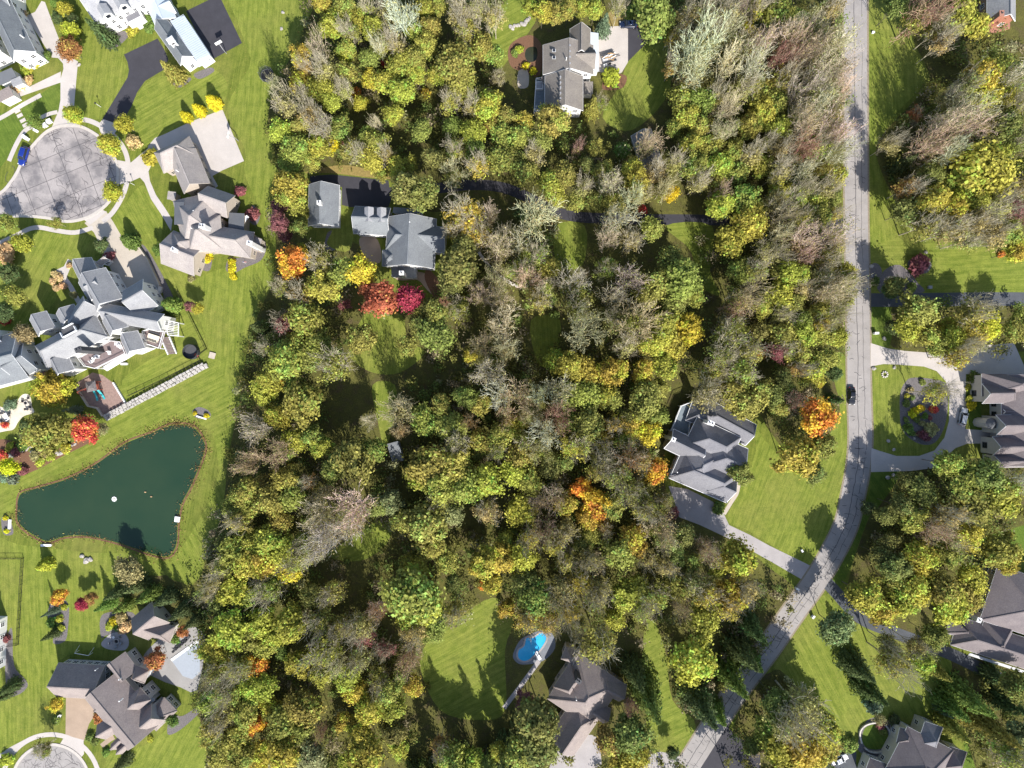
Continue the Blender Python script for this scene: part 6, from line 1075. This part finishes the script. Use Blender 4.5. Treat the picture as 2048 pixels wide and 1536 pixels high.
# garden furniture
def chair(px, ang, m, label, group=None):
    t = tag(empty('lawn_chair', P(*px), R(-ang)), label, 'chair', group); b = MB(); b.box((0, 0, .42), (.6, .6, .08)); b.build('seat', M[m], t, (0, 0, 0)); b = MB(); b.box((-.32, 0, .75), (.08, .6, .65)); b.build('backrest', M[m], t, (0, 0, 0))
    for x in (-.25, .25):
        for y in (-.25, .25): b = MB(); b.box((x, y, .2), (.06, .06, .4)); b.build('leg', M[m], t, (0, 0, 0))
    return t
cs = []
for k in range(5): a = 6.283 * k / 5 + .4; cs.append(chair((234 + math.cos(a) * 10, 1282 + math.sin(a) * 10), math.degrees(a) + 180, 'trim' if k == 3 else 'grey', 'white chair by the round fire pit in the shade' if k == 3 else 'grey chair around the round fire pit in the shade', 'fire pit chairs'))
t = tag(empty('fire_pit', P(234, 1282)), 'round stone fire pit with chairs in the house shade', 'fire pit')
for k in range(10): a = 6.283 * k / 10; b = MB(); b.box((math.cos(a) * .62, math.sin(a) * .62, .2), (.3, .36, .4), a); b.build('stone', M['rock'], t, (0, 0, 0))
b = MB(); b.disc((0, 0), .5, 0, .1, 12); b.build('ash_bed', M['black'], t, (0, 0, 0))
t = tag(empty('fire_pit', P(53, 806)), 'round dark fire pit on the cream flagstone patio', 'fire pit'); b = MB(); b.disc((0, 0), .6, 0, .4, 16); b.build('ring', M['stone'], t, (0, 0, 0)); b = MB(); b.disc((0, 0), .42, .4, .43, 14); b.build('ash_bed', M['black'], t, (0, 0, 0))
def table(px, z, s, ang, m, label, nm='table'):
    p = P(*px, z + .7); t = tag(empty(nm, (p.x, p.y, z), R(-ang)), label, 'table'); b = MB(); b.box((0, 0, .74), (s[0], s[1], .07)); b.build('tabletop', M[m], t, (0, 0, 0))
    for x in (-1, 1):
        for y in (-1, 1): b = MB(); b.box((x * s[0] * .42, y * s[1] * .4, .36), (.08, .08, .7)); b.build('leg', M[m], t, (0, 0, 0))
table((307, 674), 3.1, (3.0, 1.15), 18, 'tan_fabric', 'long cream dining table on the raised deck of the very large house')
for k in range(8):
    sgn = 1 if k < 4 else -1; i = (k % 4 - 1.5) * .72; a = R(18); px_ = 307 + (i * math.cos(a) - sgn * -.95 * math.sin(a)) / S * .98, 674 + (i * math.sin(a) + sgn * -.95 * math.cos(a)) / S * .98; c = chair(px_, 18 + (90 if sgn > 0 else -90), 'dkgrey' if sgn > 0 else 'tan_fabric', 'dark chair along the upper side of the cream dining table' if sgn > 0 else 'cream chair along the lower side of the cream dining table', 'dining chairs on the raised deck'); q = P(px_[0], px_[1], 3.5); c.location = (q.x, q.y, 3.1)
for k, (x, y) in enumerate(((186, 718), (191, 713), (196, 713), (184, 722), (236, 688), (241, 694), (219, 706))):
    c = chair((x, y), 200 + 40 * k, 'trim', 'white armchair on the long raised deck of the very large house', 'white deck chairs'); q = P(x, y, 3.5); c.location = (q.x, q.y, 3.1); c.scale = (1.35, 1.35, 1.1)
table((12, 834), 0.02, (1.9, 1.1), 60, 'trim', 'white outdoor table on the cream flagstone patio', 'patio_table')
for k, (x, y) in enumerate(((6, 826), (18, 842), (4, 842), (20, 828), (10, 848))): chair((x, y), 70 * k, 'dkgrey', 'dark chair around the white table on the cream patio', 'dark patio chairs')
for k, (x, y) in enumerate(((56, 818), (62, 814), (58, 796), (47, 802))): chair((x, y), 90 * k, 'dkgrey', 'dark chair near the round fire pit on the cream patio', 'fire pit chairs on the cream patio')
for k in range(5):
    t = tag(empty('sun_lounger', P(352 + k * 6, 1297 - k * 5), R(50)), 'grey sun lounger in the row beside the covered pool', 'sun lounger', 'loungers by the covered pool'); b = MB(); b.box((.2, 0, .3), (1.4, .6, .1)); b.build('seat', M['dkgrey'], t, (0, 0, 0)); b = MB(); b.bar((-.5, 0, .32), (-1.0, 0, .75), .6, .08); b.build('backrest', M['dkgrey'], t, (0, 0, 0))
    for y in (-.25, .25): b = MB(); b.box((.2, y, .13), (1.3, .06, .26)); b.build('leg', M['black'], t, (0, 0, 0))
block('garden_bench', (250, 658), (1.6, .5, .5), 0, 'trim', 'white bench', 'bench').location = (*P(250, 728)[:2], 0)
bpy.data.objects['garden_bench']['label'] = 'small white bench on the lawn below the long raised deck'
# pools
pool = tag(empty('swimming_pool', P(1064, 1294)), 'bright blue kidney shaped swimming pool beside the brown roofed house', 'swimming pool'); PO = cr([(1052, 1275), (1067, 1274), (1080, 1265), (1092, 1269), (1093, 1281), (1082, 1299), (1069, 1311), (1058, 1321), (1045, 1323), (1035, 1315), (1036, 1300), (1047, 1291)], 4, True)
b = MB(); b.sheet(G(PO)[::-1], .06); b.build('water', M['pool'], pool); b = MB(); b.strip(G(PO), .45, 0, .09, True); b.build('coping', M['concrete_grey'], pool)
t = tag(empty('diving_board', P(1076, 1310), R(-60)), 'white slide and step unit on the edge of the blue pool', 'pool steps'); b = MB(); b.box((0, 0, .5), (2.4, .8, .12)); b.build('board', M['trim'], t, (0, 0, 0)); b = MB(); b.box((.9, 0, .25), (.4, .7, .45)); b.build('base', M['trim'], t, (0, 0, 0))
pool = tag(empty('covered_pool', P(370, 1322)), 'covered swimming pool with pale grey cover beside the pavilion', 'swimming pool'); q = [(343, 1320), (400, 1279), (400, 1345), (385, 1358), (366, 1352)]; b = MB(); b.prism(G(q)[::-1], .0, .10); b.build('pool_cover', M['cover'], pool); b = MB(); b.strip(G([(343, 1320), (400, 1279)]), .7, 0, .16); b.build('coping', M['trim'], pool)
# floating fountain on the pond
t = tag(empty('fountain', (P(229, 998).x, P(229, 998).y, .03)), 'white flower shaped fountain float in the middle of the pond', 'fountain')
for k in range(8): a = 6.283 * k / 8; b = MB(); b.disc((math.cos(a) * .48, math.sin(a) * .48), .2, .02, .16, 10); b.build('float', M['trim'], t, (0, 0, 0))
b = MB(); b.disc((0, 0), .32, .04, .3, 12, .2); b.build('nozzle', M['tan_fabric'], t, (0, 0, 0))
for x, y, lab in ((291, 984, 'small duck afloat near the middle of the pond'), (303, 993, 'tiny duck afloat on the pond on the bank side')):
    bm = bmesh.new(); bmesh.ops.create_uvsphere(bm, u_segments=10, v_segments=6, radius=.2); 
    for v in bm.verts: v.co.x *= 1.5; v.co.z *= .6
    s2_ = bmesh.ops.create_uvsphere(bm, u_segments=8, v_segments=5, radius=.09)
    for v in s2_['verts']: v.co += Vector((.26, 0, .16))
    me = bpy.data.meshes.new('duck'); bm.to_mesh(me); bm.free(); me.materials.append(M['wood']); o = link('duck', me, None, (*P(x, y)[:2], .12)); tag(o, lab, 'duck')
# flag on the beige house lawn
t = tag(empty('flag', P(492, 527)), 'small striped flag on a pole in the mulch bed of the beige house', 'flag'); b = MB(); b.tube((0, 0, 0), (0, 0, 2.6), .04); b.build('pole', M['trim'], t, (0, 0, 0))
for k in range(7): b = MB(); b.box((.5, 0, 2.5 - k * .1), (1.0, .03, .1)); b.build('stripe', M['red' if k % 2 == 0 else 'trim'], t, (0, 0, 0))
b = MB(); b.box((.22, 0, 2.36), (.42, .05, .38)); b.build('canton', M['blue'], t, (0, 0, 0))
p = P(121, 1435); t = tag(empty('garden_bench', (p.x, p.y, 0), R(75)), 'white bench in the planted bed beside the tan paver drive', 'bench'); b = MB(); b.box((0, 0, .42), (1.8, .5, .08)); b.build('seat', M['trim'], t, (0, 0, 0)); b = MB(); b.box((0, .25, .75), (1.8, .08, .55)); b.build('backrest', M['trim'], t, (0, 0, 0))
for x in (-.75, .75): b = MB(); b.box((x, 0, .2), (.1, .45, .4)); b.build('leg', M['trim'], t, (0, 0, 0))
b = MB(); b.strip(G(cr([(957, 505), (985, 540), (1010, 560), (1036, 573), (1056, 570), (1076, 552)], 4)), .7, 0, .6); o = b.build('garden_wall', M['stone']); tag(o, 'long curving pale stone wall in the thin woods beside the two-dormer slate house', 'wall')
